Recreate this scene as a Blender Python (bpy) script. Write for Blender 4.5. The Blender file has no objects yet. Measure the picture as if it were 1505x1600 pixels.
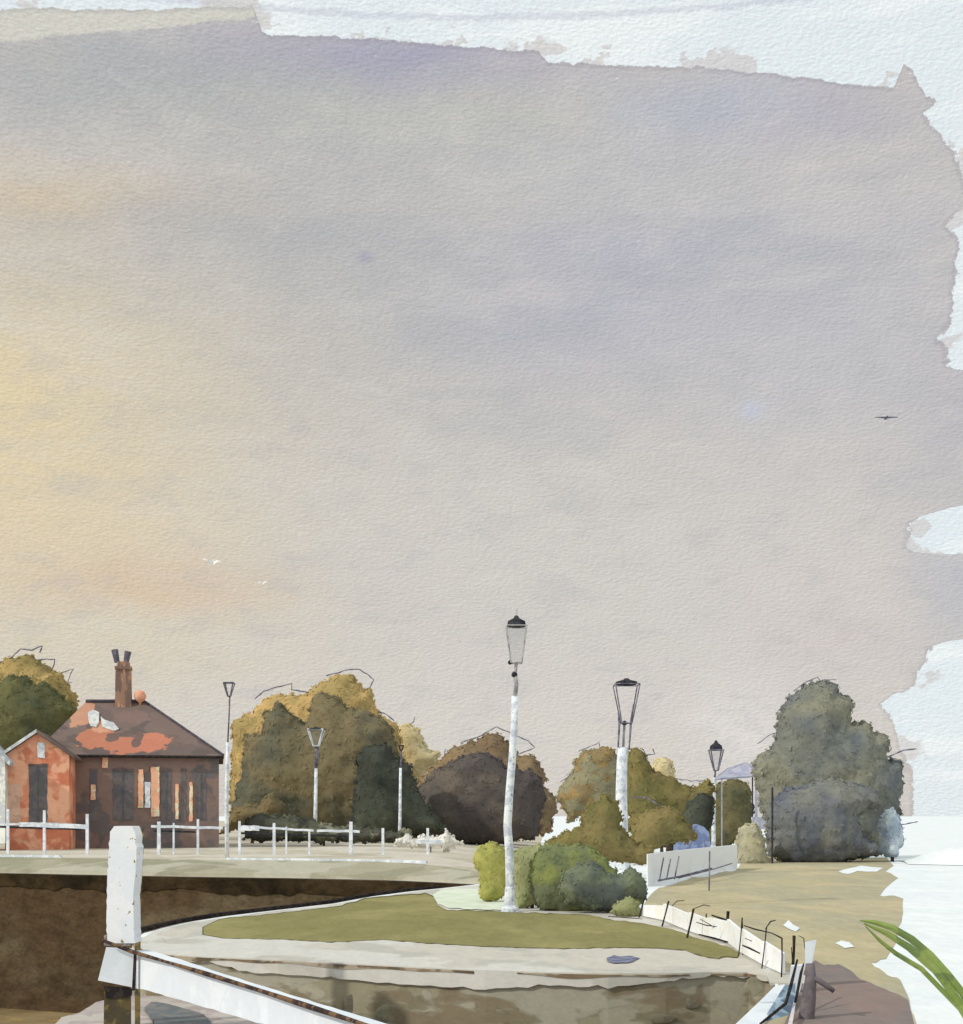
import bpy, bmesh, math, random
from mathutils import Vector, noise
from mathutils.geometry import delaunay_2d_cdt, tessellate_polygon

random.seed(7)
S = bpy.context.scene
COL = S.collection
# ------------------------------------------------------------------ layout
F, CX, HZ, H = 2067.0, 752.5, 1275.0, 2.0      # focal length in reference pixels, optical centre, horizon row, eye height


def P(px, py, Y):
    return Vector(((px - CX) / F * Y, Y, H + (HZ - py) / F * Y))


def G(px, py, z=0.0):
    Y = (H - z) * F / (py - HZ)
    return Vector(((px - CX) / F * Y, Y, z))


def lin(c):
    c = c / 255.0
    return c / 12.92 if c <= 0.04045 else ((c + 0.055) / 1.055) ** 2.4


def L3(rgb, k=1.0, ds=0.0):
    c = [lin(v) * k for v in rgb]
    y = .3 * c[0] + .6 * c[1] + .1 * c[2]
    return tuple(min(0.86, v + (y - v) * ds) for v in c) + (1.0,)


# ------------------------------------------------------------------ nodes
class NT:
    def __init__(s, tree):
        s.t = tree
        s.t.nodes.clear()

    def n(s, kind, **kw):
        nd = s.t.nodes.new(kind)
        for k, v in kw.items():
            setattr(nd, k, v)
        return nd

    def put(s, sock, v):
        if hasattr(v, 'is_linked') or hasattr(v, 'links'):
            s.t.links.new(v, sock)
        else:
            sock.default_value = v

    def m(s, op, a, b=0.0, c=0.0):
        nd = s.n('ShaderNodeMath', operation=op)
        s.put(nd.inputs[0], a)
        s.put(nd.inputs[1], b)
        s.put(nd.inputs[2], c)
        return nd.outputs[0]

    def v(s, op, a, b):
        nd = s.n('ShaderNodeVectorMath', operation=op)
        s.put(nd.inputs[0], a)
        s.put(nd.inputs[1], b)
        return nd.outputs[0]

    def mix(s, f, a, b, blend='MIX'):
        nd = s.n('ShaderNodeMix', data_type='RGBA', blend_type=blend)
        s.put(nd.inputs['Factor'], f)
        s.put(nd.inputs[6], a)
        s.put(nd.inputs[7], b)
        return nd.outputs[2]

    def noise(s, vec, scale, detail=2.0, rough=0.5, dist=0.0):
        nd = s.n('ShaderNodeTexNoise')
        s.put(nd.inputs['Vector'], vec)
        s.put(nd.inputs['Scale'], scale)
        s.put(nd.inputs['Detail'], detail)
        s.put(nd.inputs['Roughness'], rough)
        s.put(nd.inputs['Distortion'], dist)
        return nd.outputs[0]

    def step(s, x, a, b):
        nd = s.n('ShaderNodeMapRange', interpolation_type='SMOOTHSTEP')
        s.put(nd.inputs[0], x)
        s.put(nd.inputs[1], a)
        s.put(nd.inputs[2], b)
        return nd.outputs[0]


MATS = {}
DS = .16


def wash(name, cols, depth, k=1.0, patch=45, sharp=0.03, grain=0.16, rim=0.8, rough=1.0, spec=0.0,
         stretch=(1, 1, 1.0), flecks=None, bump=0.0, bias=0.0, patches=None, gst=1.0):
    """Pigment-like procedural surface: patches of colour with settled edges, and a fine grain. depth only sets the texture's metric size."""
    if name in MATS:
        return MATS[name]
    mat = bpy.data.materials.new(name)
    mat.use_nodes = True
    T = NT(mat.node_tree)
    px = depth / F
    pos = T.n('ShaderNodeNewGeometry').outputs['Position']
    pv = T.v('MULTIPLY', pos, tuple(stretch))
    col = L3(cols[0], k, DS)
    base = T.n('ShaderNodeRGB')
    base.outputs[0].default_value = col
    cur = base.outputs[0]
    for i, c in enumerate(cols[1:]):
        off = T.v('ADD', pv, (i * 13.7 + 3.1, i * 7.3, i * 5.9 + 1.7))
        nz = T.noise(off, 1.0 / (patch * px * (1 + 0.35 * i)), 3.0, 0.55, 0.35)
        a = 0.5 + bias
        f = T.step(nz, a - sharp, a + sharp)
        new = T.mix(f, cur, L3(c, k, DS))
        # the settled darker edge of a patch
        e = T.m('SUBTRACT', 1.0, T.m('MINIMUM', T.m('MULTIPLY', T.m('ABSOLUTE', T.m('SUBTRACT', nz, a - 0.004)), 1 / 0.010), 1.0))
        ev = T.m('SUBTRACT', 1.0, T.m('MULTIPLY', e, 1.0 - rim))
        cmb = T.n('ShaderNodeCombineColor')
        for j in range(3):
            T.put(cmb.inputs[j], ev)
        cur = T.mix(1.0, new, cmb.outputs[0], 'MULTIPLY')
    for (ctr, rad, c, st) in (patches or []):
        w = T.v('SUBTRACT', pos, tuple(ctr))
        wn = T.n('ShaderNodeTexNoise')
        T.put(wn.inputs['Vector'], pos)
        T.put(wn.inputs['Scale'], 1.0 / (14 * px))
        wob = T.v('MULTIPLY', T.v('SUBTRACT', wn.outputs['Color'], (.5, .5, .5)), tuple(r * 1.1 for r in rad))
        w = T.v('ADD', w, wob)
        w = T.v('DIVIDE', w, tuple(rad))
        ln = T.n('ShaderNodeVectorMath', operation='LENGTH')
        T.put(ln.inputs[0], w)
        f = T.m('MULTIPLY', T.step(ln.outputs['Value'], 1.06, 0.94), st)
        cur = T.mix(f, cur, L3(c, k, DS))
    if flecks:
        c, thr, fpx = flecks
        nz = T.noise(T.v('ADD', pos, (5.1, 2.2, 9.4)), 1.0 / (fpx * px), 2.0, 0.6)
        cur = T.mix(T.step(nz, thr, thr + 0.02), cur, L3(c, k))
    gv = T.v('MULTIPLY', pos, (1.0, gst, 1.7))
    g1 = T.noise(gv, 1.0 / (7.0 * px), 3.0, 0.65)
    g2 = T.noise(T.v('ADD', gv, (3, 8, 1)), 1.0 / (26.0 * px), 3.0, 0.6)
    gg = T.m('ADD', T.m('MULTIPLY', T.m('SUBTRACT', g1, 0.5), grain * 2.2), T.m('MULTIPLY', T.m('SUBTRACT', g2, 0.5), grain * 2.6))
    gg = T.m('ADD', gg, 1.0)
    cmb = T.n('ShaderNodeCombineColor')
    for j in range(3):
        T.put(cmb.inputs[j], gg)
    cur = T.mix(1.0, cur, cmb.outputs[0], 'MULTIPLY')
    bs = T.n('ShaderNodeBsdfPrincipled')
    T.put(bs.inputs['Base Color'], cur)
    bs.inputs['Roughness'].default_value = rough
    bs.inputs['Specular IOR Level'].default_value = spec
    if bump:
        b = T.n('ShaderNodeBump')
        b.inputs['Strength'].default_value = bump
        b.inputs['Distance'].default_value = 4 * px
        T.put(b.inputs['Height'], g1)
        T.put(bs.inputs['Normal'], b.outputs[0])
    out = T.n('ShaderNodeOutputMaterial')
    T.put(out.inputs[0], bs.outputs[0])
    MATS[name] = mat
    return mat


# ------------------------------------------------------------------ objects
def tag(o, label=None, cat=None, group=None, kind=None):
    if label:
        o['label'] = label
    if cat:
        o['category'] = cat
    if group:
        o['group'] = group
    if kind:
        o['kind'] = kind
    return o


def mesh_obj(name, verts, faces, mat, parent=None, loc=None, smooth=False):
    """verts in world coordinates; origin goes to loc, or to the parent's place."""
    o0 = Vector(loc) if loc is not None else (parent_loc(parent) if parent else Vector((0, 0, 0)))
    me = bpy.data.meshes.new(name)
    me.from_pydata([tuple(Vector(v) - o0) for v in verts], [], faces)
    bm = bmesh.new()
    bm.from_mesh(me)
    bmesh.ops.recalc_face_normals(bm, faces=bm.faces)
    bm.to_mesh(me)
    bm.free()
    if smooth:
        for p in me.polygons:
            p.use_smooth = True
    me.materials.append(mat)
    o = bpy.data.objects.new(name, me)
    COL.objects.link(o)
    if parent:
        o.parent = parent
        o.location = o0 - parent_loc(parent)
    else:
        o.location = o0
    return o


def parent_loc(p):
    v = Vector((0, 0, 0))
    while p:
        v += p.location
        p = p.parent
    return v


def thing(name, label, cat, loc, group=None):
    o = bpy.data.objects.new(name, None)
    COL.objects.link(o)
    o.location = loc
    o.empty_display_size = 0.2
    return tag(o, label, cat, group)


class MB:
    def __init__(s):
        s.v, s.f = [], []

    def add(s, verts, faces):
        n = len(s.v)
        s.v += [Vector(v) for v in verts]
        s.f += [tuple(i + n for i in f) for f in faces]
        return s

    def hexa(s, a):
        return s.add(a, [(0, 1, 2, 3), (4, 7, 6, 5), (0, 4, 5, 1), (1, 5, 6, 2), (2, 6, 7, 3), (3, 7, 4, 0)])

    def box(s, c, d, ex=Vector((1, 0, 0)), ey=Vector((0, 1, 0)), ez=Vector((0, 0, 1)), taper=1.0):
        c = Vector(c)
        x, y, z = ex * d[0] / 2, ey * d[1] / 2, ez * d[2] / 2
        t = taper
        return s.hexa([c - x - y - z, c + x - y - z, c + x + y - z, c - x + y - z,
                       c - x * t - y * t + z, c + x * t - y * t + z, c + x * t + y * t + z, c - x * t + y * t + z])

    def tube(s, pts, r, n=6, cap=True):
        pts = [Vector(p) for p in pts]
        rs = r if isinstance(r, (list, tuple)) else [r] * len(pts)
        base = len(s.v)
        up = Vector((0, 1, 0))
        for i, p in enumerate(pts):
            d = (pts[min(i + 1, len(pts) - 1)] - pts[max(i - 1, 0)])
            if d.length < 1e-9:
                d = Vector((0, 0, 1))
            d.normalize()
            a = d.cross(up)
            if a.length < 1e-3:
                a = d.cross(Vector((1, 0, 0)))
            a.normalize()
            b = d.cross(a)
            for k in range(n):
                t = 2 * math.pi * k / n + 0.4
                s.v.append(p + (a * math.cos(t) + b * math.sin(t)) * rs[i])
        for i in range(len(pts) - 1):
            for k in range(n):
                k2 = (k + 1) % n
                s.f.append((base + i * n + k, base + i * n + k2, base + (i + 1) * n + k2, base + (i + 1) * n + k))
        if cap:
            s.f.append(tuple(base + k for k in range(n)))
            s.f.append(tuple(base + (len(pts) - 1) * n + k for k in range(n)))
        return s

    def lathe(s, c, prof, n=12, sx=1.0, sy=1.0):
        """prof: (radius, z) pairs round the vertical through c."""
        c = Vector(c)
        base = len(s.v)
        for r, z in prof:
            for k in range(n):
                t = 2 * math.pi * (k + 0.5) / n
                s.v.append(c + Vector((math.cos(t) * r * sx, math.sin(t) * r * sy, z)))
        for i in range(len(prof) - 1):
            for k in range(n):
                k2 = (k + 1) % n
                s.f.append((base + i * n + k, base + i * n + k2, base + (i + 1) * n + k2, base + (i + 1) * n + k))
        s.f.append(tuple(base + k for k in range(n)))
        s.f.append(tuple(base + (len(prof) - 1) * n + k for k in range(n)))
        return s

    def build(s, name, mat, parent=None, loc=None, smooth=False):
        return mesh_obj(name, s.v, s.f, mat, parent, loc, smooth)


def rough_line(pts, step=6.0, amp=2.0, closed=True, seed=0.0, scale=14.0, fine=0.5):
    """Densify a pixel polyline and give it an uneven edge."""
    out = []
    n = len(pts)
    acc = 0.0
    for i in range(n if closed else n - 1):
        a, b = Vector(pts[i]), Vector(pts[(i + 1) % n])
        L = (b - a).length
        m = max(1, int(round(L / step)))
        nrm = Vector((b.y - a.y, a.x - b.x)) / max(L, 1e-6)
        for j in range(m):
            p = a.lerp(b, j / m)
            q = acc + L * j / m
            d = noise.noise(Vector((q / scale, seed * 3.7, 0))) * amp * 1.5 + noise.noise(Vector((q / (scale * .33), seed * 3.7, 5))) * amp * fine
            out.append(p + nrm * d)
        acc += L
    if not closed:
        out.append(Vector(pts[-1]))
    return out


def sheet(name, pts, z, mat, kind='structure', amp=1.5, seed=1.0, step=8, parent=None):
    """A flat sheet lying on the ground, its outline given in reference pixels."""
    q = rough_line(pts, step, amp, True, seed)
    v = [G(p.x, max(p.y, HZ + 3), z) for p in q]
    tris = tessellate_polygon([v])
    o = mesh_obj(name, v, [tuple(t) for t in tris], mat, parent)
    if kind:
        o['kind'] = kind
    return o


def inside(p, poly):
    c = False
    n = len(poly)
    j = n - 1
    for i in range(n):
        a, b = poly[i], poly[j]
        if (a.y > p.y) != (b.y > p.y) and p.x < (b.x - a.x) * (p.y - a.y) / (b.y - a.y + 1e-12) + a.x:
            c = not c
        j = i
    return c


def crown_mesh(outline, Y, half, holes=(), seed=1.0, leaf=5.0, dens=1.0, rag=2.2, lump=0.16, grid=6.0, rim=1.0):
    rnd = random.Random(int(seed * 1000) + 17)
    ol = rough_line(outline, 3.5, rag, True, seed, 11.0, 0.9)
    n_ = len(ol)
    nn_ = []
    for i in range(n_):
        d = ol[(i + 2) % n_] - ol[i - 2]
        d = Vector((d.y, -d.x)).normalized() if d.length > 1e-6 else Vector((0, -1))
        sc = abs(noise.noise(Vector((ol[i].x / 15, ol[i].y / 15, seed * 9)))) * 2 - .45
        sc += .5 * (abs(noise.noise(Vector((ol[i].x / 6, ol[i].y / 6, seed * 4)))) * 2 - .4)
        nn_.append(ol[i] + d * sc * rag * 1.9)
    ol = nn_
    xs, ys = [p.x for p in ol], [p.y for p in ol]
    x0, x1, y0, y1 = min(xs), max(xs), min(ys), max(ys)
    R = 0.42 * min(x1 - x0, y1 - y0)
    hol = [[Vector((hx + hr * math.cos(t * .9) * (1 + .3 * math.sin(t * 2.3 + hx)), hy + hr * math.sin(t * .9) * 1.1)) for t in range(7)] for hx, hy, hr in holes]
    pts = list(ol)
    loops = [list(range(len(ol)))]
    edges = []
    for h in hol:
        n0 = len(pts)
        pts += h
        edges += [(n0 + i, n0 + (i + 1) % len(h)) for i in range(len(h))]
    # distance to the outline
    segs = [(ol[i], ol[(i + 1) % len(ol)]) for i in range(0, len(ol))]

    def dist(p):
        best = 1e9
        for a in ol:
            d = (a.x - p.x) ** 2 + (a.y - p.y) ** 2
            if d < best:
                best = d
        return math.sqrt(best)
    gy = y0
    row = 0
    while gy < y1:
        gx = x0 + (grid / 2 if row % 2 else 0)
        while gx < x1:
            p = Vector((gx + rnd.uniform(-1.6, 1.6), gy + rnd.uniform(-1.6, 1.6)))
            if inside(p, ol) and dist(p) > 2.5 and not any(inside(p, h) for h in hol):
                pts.append(p)
            gx += grid
        gy += grid * 0.87
        row += 1
    r = delaunay_2d_cdt([Vector((p.x, p.y)) for p in pts], edges, loops, 1, 1e-4)
    vv, ff = r[0], r[2]
    border = set(range(len(ol)))
    V, FC = [], []
    m = Y / F
    hs = []
    for p in vv:
        d = dist(p)
        t = min(d / R, 1.0)
        h = half * math.sqrt(max(0.0, 1 - (1 - t) ** 2))
        q = Vector((p.x / 26.0, p.y / 26.0, seed * 5))
        c = noise.voronoi(q)[0][0]
        h += half * lump * (0.55 - c) * min(1.0, d / 8) + half * .05 * noise.noise(q * 3.1) * min(1.0, d / 6)
        hs.append(max(0.0, h))
    nv = len(vv)
    front = [P(p.x, p.y, Y) + Vector((0, -h, 0)) for p, h in zip(vv, hs)]
    back = [P(p.x, p.y, Y) + Vector((0, h * .8 + 1e-3, 0)) for p, h in zip(vv, hs)]
    # keep the outline in place as the surface comes forward (the surface is seen under perspective)
    FC = []
    areas = []
    tri2 = []
    for f in ff:
        c = (Vector(vv[f[0]]) + Vector(vv[f[1]]) + Vector(vv[f[2]])) / 3
        if any(inside(c, h) for h in hol):
            continue
        FC.append(tuple(f))
        FC.append(tuple(i + nv for i in reversed(f)))
        tri2.append(f)
    V = front + back
    # leaves
    lv, lf = [], []

    def add_leaf(pos, nrm, size):
        nrm = (nrm + Vector((rnd.gauss(0, .11), rnd.gauss(0, .07), rnd.gauss(0, .11)))).normalized()
        a = nrm.cross(Vector((rnd.uniform(-1, 1), rnd.uniform(-1, 1), rnd.uniform(-1, 1)))).normalized()
        b = nrm.cross(a)
        n = len(lv)
        w = rnd.uniform(.45, .8)
        lv.extend([pos - a * size, pos - a * size * .1 + b * size * w, pos + a * size, pos - a * size * .1 - b * size * w])
        lf.append((n, n + 1, n + 2, n + 3))
    for f in tri2:
        for side in (0, 1):
            a, b, c = [V[i + side * nv] for i in f]
            nr = (b - a).cross(c - a)
            ar = nr.length / 2 / (m * m)
            if nr.length < 1e-12:
                continue
            nr.normalize()
            if (nr.y > 0) == (side == 0):
                nr = -nr
            k = ar * dens * (0.022 if side == 0 else 0.008)
            k = int(k) + (1 if rnd.random() < k - int(k) else 0)
            for _ in range(k):
                u, w = rnd.random(), rnd.random()
                if u + w > 1:
                    u, w = 1 - u, 1 - w
                p = a + (b - a) * u + (c - a) * w + nr * leaf * m * rnd.uniform(0.02, .10)
                add_leaf(p, nr, leaf * m * rnd.uniform(.5, 1.1))
    for i, p in enumerate(ol):
        q = ol[(i + 1) % len(ol)]
        d = Vector((q.y - p.y, p.x - q.x))
        if d.length < 1e-6:
            continue
        d.normalize()
        cen = Vector((sum(xs) / len(xs), sum(ys) / len(ys)))
        if inside(p + d * 3, ol):
            d = -d
        for _ in range(2):
            if rnd.random() < 0.5 * rim:
                o = p.lerp(q, rnd.random()) + d * rnd.uniform(-2.0, 2.2) * rag / 2.2
                w = P(o.x, o.y, Y) + Vector((0, rnd.uniform(-.12, .12) * half, 0))
                add_leaf(w, Vector((d.x, -0.7, -d.y)), leaf * m * rnd.uniform(.45, .95))
    n0 = len(V)
    V += lv
    FC += [tuple(i + n0 for i in f) for f in lf]
    return V, FC, len(tri2) * 2


def plant(name, label, cat, outline, Y, half, mat, gz=0.0, holes=(), seed=1.0, trunk=None, twigs=(), group=None, leaf=5.0,
          dens=1.0, rag=2.2, base=None, lump=.16, grid=6.0, part='crown', rim=1.0):
    xs = [p[0] for p in outline]
    ys = [p[1] for p in outline]
    cx = sum(xs) / len(xs) if base is None else base
    cy = sum(ys) / len(ys)
    X = (cx - CX) / F * Y
    b = Vector((X, Y, gz))
    t = thing(name, label, cat, b, group)
    V, FC, ncore = crown_mesh(outline, Y, half, holes, seed, leaf, dens, rag, lump, grid, rim)
    me = bpy.data.meshes.new(part)
    me.from_pydata([tuple(v - b) for v in V], [], FC)
    sm = [i < ncore for i in range(len(FC))]
    me.polygons.foreach_set('use_smooth', sm)
    me.materials.append(mat)
    o = bpy.data.objects.new(part, me)
    COL.objects.link(o)
    o.parent = t
    # trunk and limbs
    m = Y / F
    topz = P(cx, cy, Y).z
    hgt = max(topz - gz, 0.2)
    r = trunk if trunk else min(0.05 * hgt, .3)
    mb = MB()
    mb.tube([b + Vector((0, 0, -.05)), b + Vector((r * .3, 0, hgt * .35)), b + Vector((-r * .2, 0, hgt * .8))], [r * 1.25, r, r * .6], 8)
    rnd = random.Random(int(seed * 77))
    top = b + Vector((0, 0, hgt * .7))
    w = (max(xs) - min(xs)) * m
    for k in range(5):
        a = rnd.uniform(-1, 1)
        e = top + Vector((a * w * .28, rnd.uniform(-.3, .3) * half, hgt * rnd.uniform(.1, .4)))
        mb.tube([top - Vector((0, 0, hgt * rnd.uniform(.05, .3))), top.lerp(e, .5) + Vector((0, 0, .05 * hgt)), e], [r * .5, r * .35, r * .15], 5)
    mb.build('trunk' if cat == 'tree' else 'stem', M_BARK, t)
    for tw in twigs:
        pts, rp = tw
        mt = MB()
        q = rough_line(pts, 7, .9, False, seed + pts[0][0] * .01, 6)
        n = len(q)
        mt.tube([P(p.x, p.y, Y - .05) for p in q], [rp * m * (.42 + .45 * abs(math.sin(i * 1.3 + pts[0][0]))) for i in range(n)], 5)
        mt.build('twig', M_TWIG, t)
    return t


# ------------------------------------------------------------------ camera
cam = bpy.data.cameras.new('camera')
co = bpy.data.objects.new('camera', cam)
COL.objects.link(co)
co.location = (0, 0, H)
co.rotation_euler = (math.radians(90), 0, 0)
cam.sensor_fit = 'HORIZONTAL'
cam.sensor_width = 36
cam.lens = 36 * F / 1505
cam.shift_y = (HZ - 800) / 1505
cam.clip_start = 0.1
cam.clip_end = 12000
S.camera = co

# ------------------------------------------------------------------ light and sky
SUN_DIR = Vector((-0.74, -0.42, 0.58)).normalized()
sl = bpy.data.lights.new('sun', 'SUN')
sl.energy = 2.1
sl.angle = math.radians(1.5)
sl.color = (1.0, .95, .87)
so = bpy.data.objects.new('sun', sl)
COL.objects.link(so)
so.rotation_euler = SUN_DIR.to_track_quat('Z', 'Y').to_euler()
so.location = SUN_DIR * 60

W = bpy.data.worlds.new('World')
S.world = W
W.use_nodes = True
T = NT(W.node_tree)
gen = T.n('ShaderNodeTexCoord').outputs['Generated']
sep = T.n('ShaderNodeSeparateXYZ')
T.put(sep.inputs[0], gen)
wx, wy, wz = sep.outputs
az0 = T.m('ARCTAN2', wx, wy)
el0 = T.m('DIVIDE', wz, T.m('SQRT', T.m('ADD', T.m('ADD', T.m('MULTIPLY', wx, wx), T.m('MULTIPLY', wy, wy)), 1e-5)))


def AZ(px):
    return math.atan((px - CX) / F)


def EL(px, py):
    return (HZ - py) / F * math.cos(AZ(px))


pu = 1.0 / F
wn = T.n('ShaderNodeTexNoise')
T.put(wn.inputs['Vector'], T.v('MULTIPLY', gen, (1, 1, 1.8)))
wn.inputs['Scale'].default_value = 11.0
wn.inputs['Detail'].default_value = 5.0
ws = T.n('ShaderNodeSeparateXYZ')
T.put(ws.inputs[0], T.v('SUBTRACT', wn.outputs['Color'], (.5, .5, .5)))
az = T.m('ADD', az0, T.m('MULTIPLY', ws.outputs[0], 170 * pu))
el = T.m('ADD', el0, T.m('MULTIPLY', ws.outputs[1], 90 * pu))
rgb = T.n('ShaderNodeRGB')
rgb.outputs[0].default_value = L3((198, 193, 188))
cur = rgb.outputs[0]
BLOBS = [
    (750, 1150, 900, 220, (212, 206, 198), .9),
    (750, 850, 650, 200, (206, 202, 195), .85),
    (560, 430, 480, 170, (182, 182, 182), .8),
    (300, 140, 430, 100, (173, 175, 175), .9),
    (950, 480, 260, 120, (181, 181, 192), .7),
    (1300, 480, 260, 260, (187, 187, 193), .7),
    (1250, 880, 240, 160, (207, 201, 196), .7),
    (1000, 280, 160, 60, (188, 189, 192), .6),
    (660, 210, 200, 60, (184, 185, 184), .6),
    (-20, 640, 340, 210, (227, 209, 164), .9),
    (-60, 830, 380, 140, (222, 204, 170), .65),
    (40, 300, 260, 50, (211, 193, 162), .7),
    (40, 430, 160, 60, (200, 190, 172), .5),
    (230, 925, 170, 45, (212, 184, 154), .7),
    (90, 1010, 330, 90, (214, 203, 178), .7),
    (620, 88, 290, 46, (166, 164, 184), .9),
    (1090, 165, 170, 55, (178, 183, 199), .75),
    (1300, 170, 150, 50, (180, 176, 188), .6),
    (300, 640, 200, 100, (200, 192, 178), .4),
    (660, 190, 330, 40, (190, 190, 184), .7),
    (870, 270, 180, 40, (196, 195, 193), .6),
    (400, 360, 300, 40, (172, 174, 178), .5),
    (1000, 380, 200, 40, (178, 180, 192), .5),
    (570, 402, 12, 9, (160, 159, 178), .7),
    (1175, 640, 17, 15, (192, 196, 210), .8),
    (1165, 1130, 60, 70, (222, 217, 213), .8),
    (1320, 1000, 120, 90, (206, 196, 193), .5),
    (1480, 910, 60, 90, (184, 184, 190), .8),
    (1500, 660, 70, 90, (176, 174, 182), .6),
]
for bx, by, sx, sy, c, st in BLOBS:
    small = sx < 30
    A_, E_ = (az0, el0) if small else (az, el)
    d1 = T.m('MULTIPLY', T.m('SUBTRACT', A_, AZ(bx)), 1 / (sx * pu))
    d2 = T.m('MULTIPLY', T.m('SUBTRACT', E_, EL(bx, by)), 1 / (sy * pu))
    q = T.m('ADD', T.m('MULTIPLY', d1, d1), T.m('MULTIPLY', d2, d2))
    f = T.m('MULTIPLY', T.m('POWER', 2.71828, T.m('MULTIPLY', q, -1.0)), st)
    cur = T.mix(f, cur, L3(c))


# faint horizontal streaks of cloud
sv = T.v('MULTIPLY', gen, (1, 1, 5.0))
s1 = T.noise(sv, 6.0, 5.0, .6)
s2 = T.noise(T.v('ADD', sv, (7, 3, 5)), 7.0, 5.0, .6)
hi = T.step(el0, .10, .42)
cur = T.mix(T.m('MULTIPLY', T.m('MULTIPLY', T.step(s1, .48, .70), hi), .30), cur, L3((168, 172, 178)))
cur = T.mix(T.m('MULTIPLY', T.step(s2, .50, .72), .25), cur, L3((214, 208, 200)))


def curve(x, pts, x0, x1, y0, y1):
    nd = T.n('ShaderNodeFloatCurve')
    mp = nd.mapping
    mp.use_clip = False
    c = mp.curves[0]
    pts = sorted(((x_ - x0) / (x1 - x0), (y_ - y0) / (y1 - y0)) for x_, y_ in pts)
    while len(c.points) < len(pts):
        c.points.new(0.5, 0.5)
    for p, (a, b) in zip(c.points, pts):
        p.location = (a, b)
        p.handle_type = 'VECTOR'
    mp.update()
    T.put(nd.inputs['Value'], T.m('MULTIPLY', T.m('SUBTRACT', x, x0), 1 / (x1 - x0)))
    return T.m('ADD', T.m('MULTIPLY', nd.outputs[0], y1 - y0), y0)


mt_ = T.noise(T.v('MULTIPLY', gen, (1, 1, 1.8)), 26.0, 5.0, .65)
cur = T.mix(T.m('MULTIPLY', T.step(mt_, .50, .68), .22), cur, L3((172, 173, 178)))
cur = T.mix(T.m('MULTIPLY', T.step(mt_, .48, .32), .20), cur, L3((212, 208, 202)))
# fine noise for the torn edges of the bare white margin
e1 = T.m('SUBTRACT', T.noise(gen, 80.0, 7.0, .72), .5)
e2 = T.m('SUBTRACT', T.noise(T.v('ADD', gen, (4, 4, 4)), 80.0, 7.0, .72), .5)
azj = T.m('ADD', az0, T.m('MULTIPLY', e1, 44 * pu))
elj = T.m('ADD', el0, T.m('MULTIPLY', e2, 22 * pu))
# cream cloud, upper left
cream = [(-900, 60), (-50, 60), (20, 66), (60, 58), (150, 52), (250, 43), (330, 34), (402, 27), (404, -60), (3000, -60)]
ce = curve(az0, [(AZ(a), EL(a, b)) for a, b in cream], -.40, .40, 0, 1)
dcream = T.m('SUBTRACT', elj, ce)
# bare white margin, drawn into the sky as cloud
top = [(-3000, 10), (0, 14), (60, 12), (395, 8), (404, 30), (412, 56), (500, 56), (600, 62), (700, 70), (848, 80), (856, 97), (1000, 103), (1100, 106),
       (1250, 120), (1330, 133), (1395, 138), (1408, 104), (1418, 98), (1436, 120), (1442, 150), (1560, 150), (3000, 150)]
te = curve(az0, [(AZ(a), EL(a, b)) for a, b in top], -.40, .40, 0, 1)
d_top = T.m('SUBTRACT', elj, te)
right = [(1320, 1425), (1210, 1425), (1180, 1412), (1130, 1395), (1095, 1375), (1070, 1430), (1040, 1440), (1004, 1462), (1000, 1530), (996, 1560), (872, 1560), (868, 1436), (862, 1424), (855, 1419), (812, 1424), (806, 1440), (796, 1490), (788, 1530),
         (775, 1560), (590, 1560), (583, 1482), (555, 1480), (535, 1470), (500, 1490), (440, 1497), (380, 1500), (362, 1472), (340, 1490), (330, 1520), (260, 1500), (215, 1470), (175, 1440), (168, 1462), (150, 1466), (135, 1440), (100, 1425), (60, 1300)]
re_ = curve(el0, [(EL(1440, a), AZ(b)) for a, b in right], -0.05, 0.65, -1.5, 1.5)
d_right = T.m('SUBTRACT', azj, re_)
d_right = T.m('MINIMUM', d_right, T.m('MULTIPLY', T.m('SUBTRACT', 0.75, az0), 1.0))
dcr = T.m('MULTIPLY', dcream, 1.0)
cur = T.mix(T.step(dcr, -2 * pu, 3 * pu), cur, L3((207, 205, 195)))
d_w = T.m('MAXIMUM', d_top, d_right)
# darker settled edge just inside the grey wash
edge = T.m('MULTIPLY', T.m('MULTIPLY', T.step(d_w, -9 * pu, -1 * pu), T.step(d_w, 1 * pu, -1 * pu)), .30)
cur = T.mix(edge, cur, L3((140, 136, 146)))
wc = T.mix(T.step(T.noise(T.v('MULTIPLY', gen, (1, 1, 5)), 9.0, 3.0, .5), .50, .62), L3((224, 232, 235)), L3((233, 240, 242)))
stre = T.m('ABSOLUTE', T.m('SUBTRACT', T.m('ADD', elj, T.m('MULTIPLY', T.m('MULTIPLY', az0, az0), .05)), EL(700, 26)))
wc = T.mix(T.m('MULTIPLY', T.step(stre, 8 * pu, 2 * pu), .6), wc, L3((200, 205, 214)))
# thin veils lying over the white margin near its torn rim, and small breaks in the grey beside it
vn = T.noise(T.v('MULTIPLY', gen, (1, 1, 1.6)), 22.0, 4.0, .6)
veil = T.m('MULTIPLY', T.step(vn, .535, .55), T.step(d_w, 40 * pu, 26 * pu))
wc = T.mix(T.m('MULTIPLY', veil, .75), wc, L3((206, 202, 200)))
bk_ = T.noise(T.v('MULTIPLY', gen, (1, 1, 4.0)), 120.0, 3.0, .6)
brk = T.m('MULTIPLY', T.step(bk_, .70, .715), T.step(d_w, -34 * pu, -20 * pu))
m_w = T.m('MAXIMUM', T.step(d_w, -1.2 * pu, 1.2 * pu), brk)
cur = T.mix(m_w, cur, wc)
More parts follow.
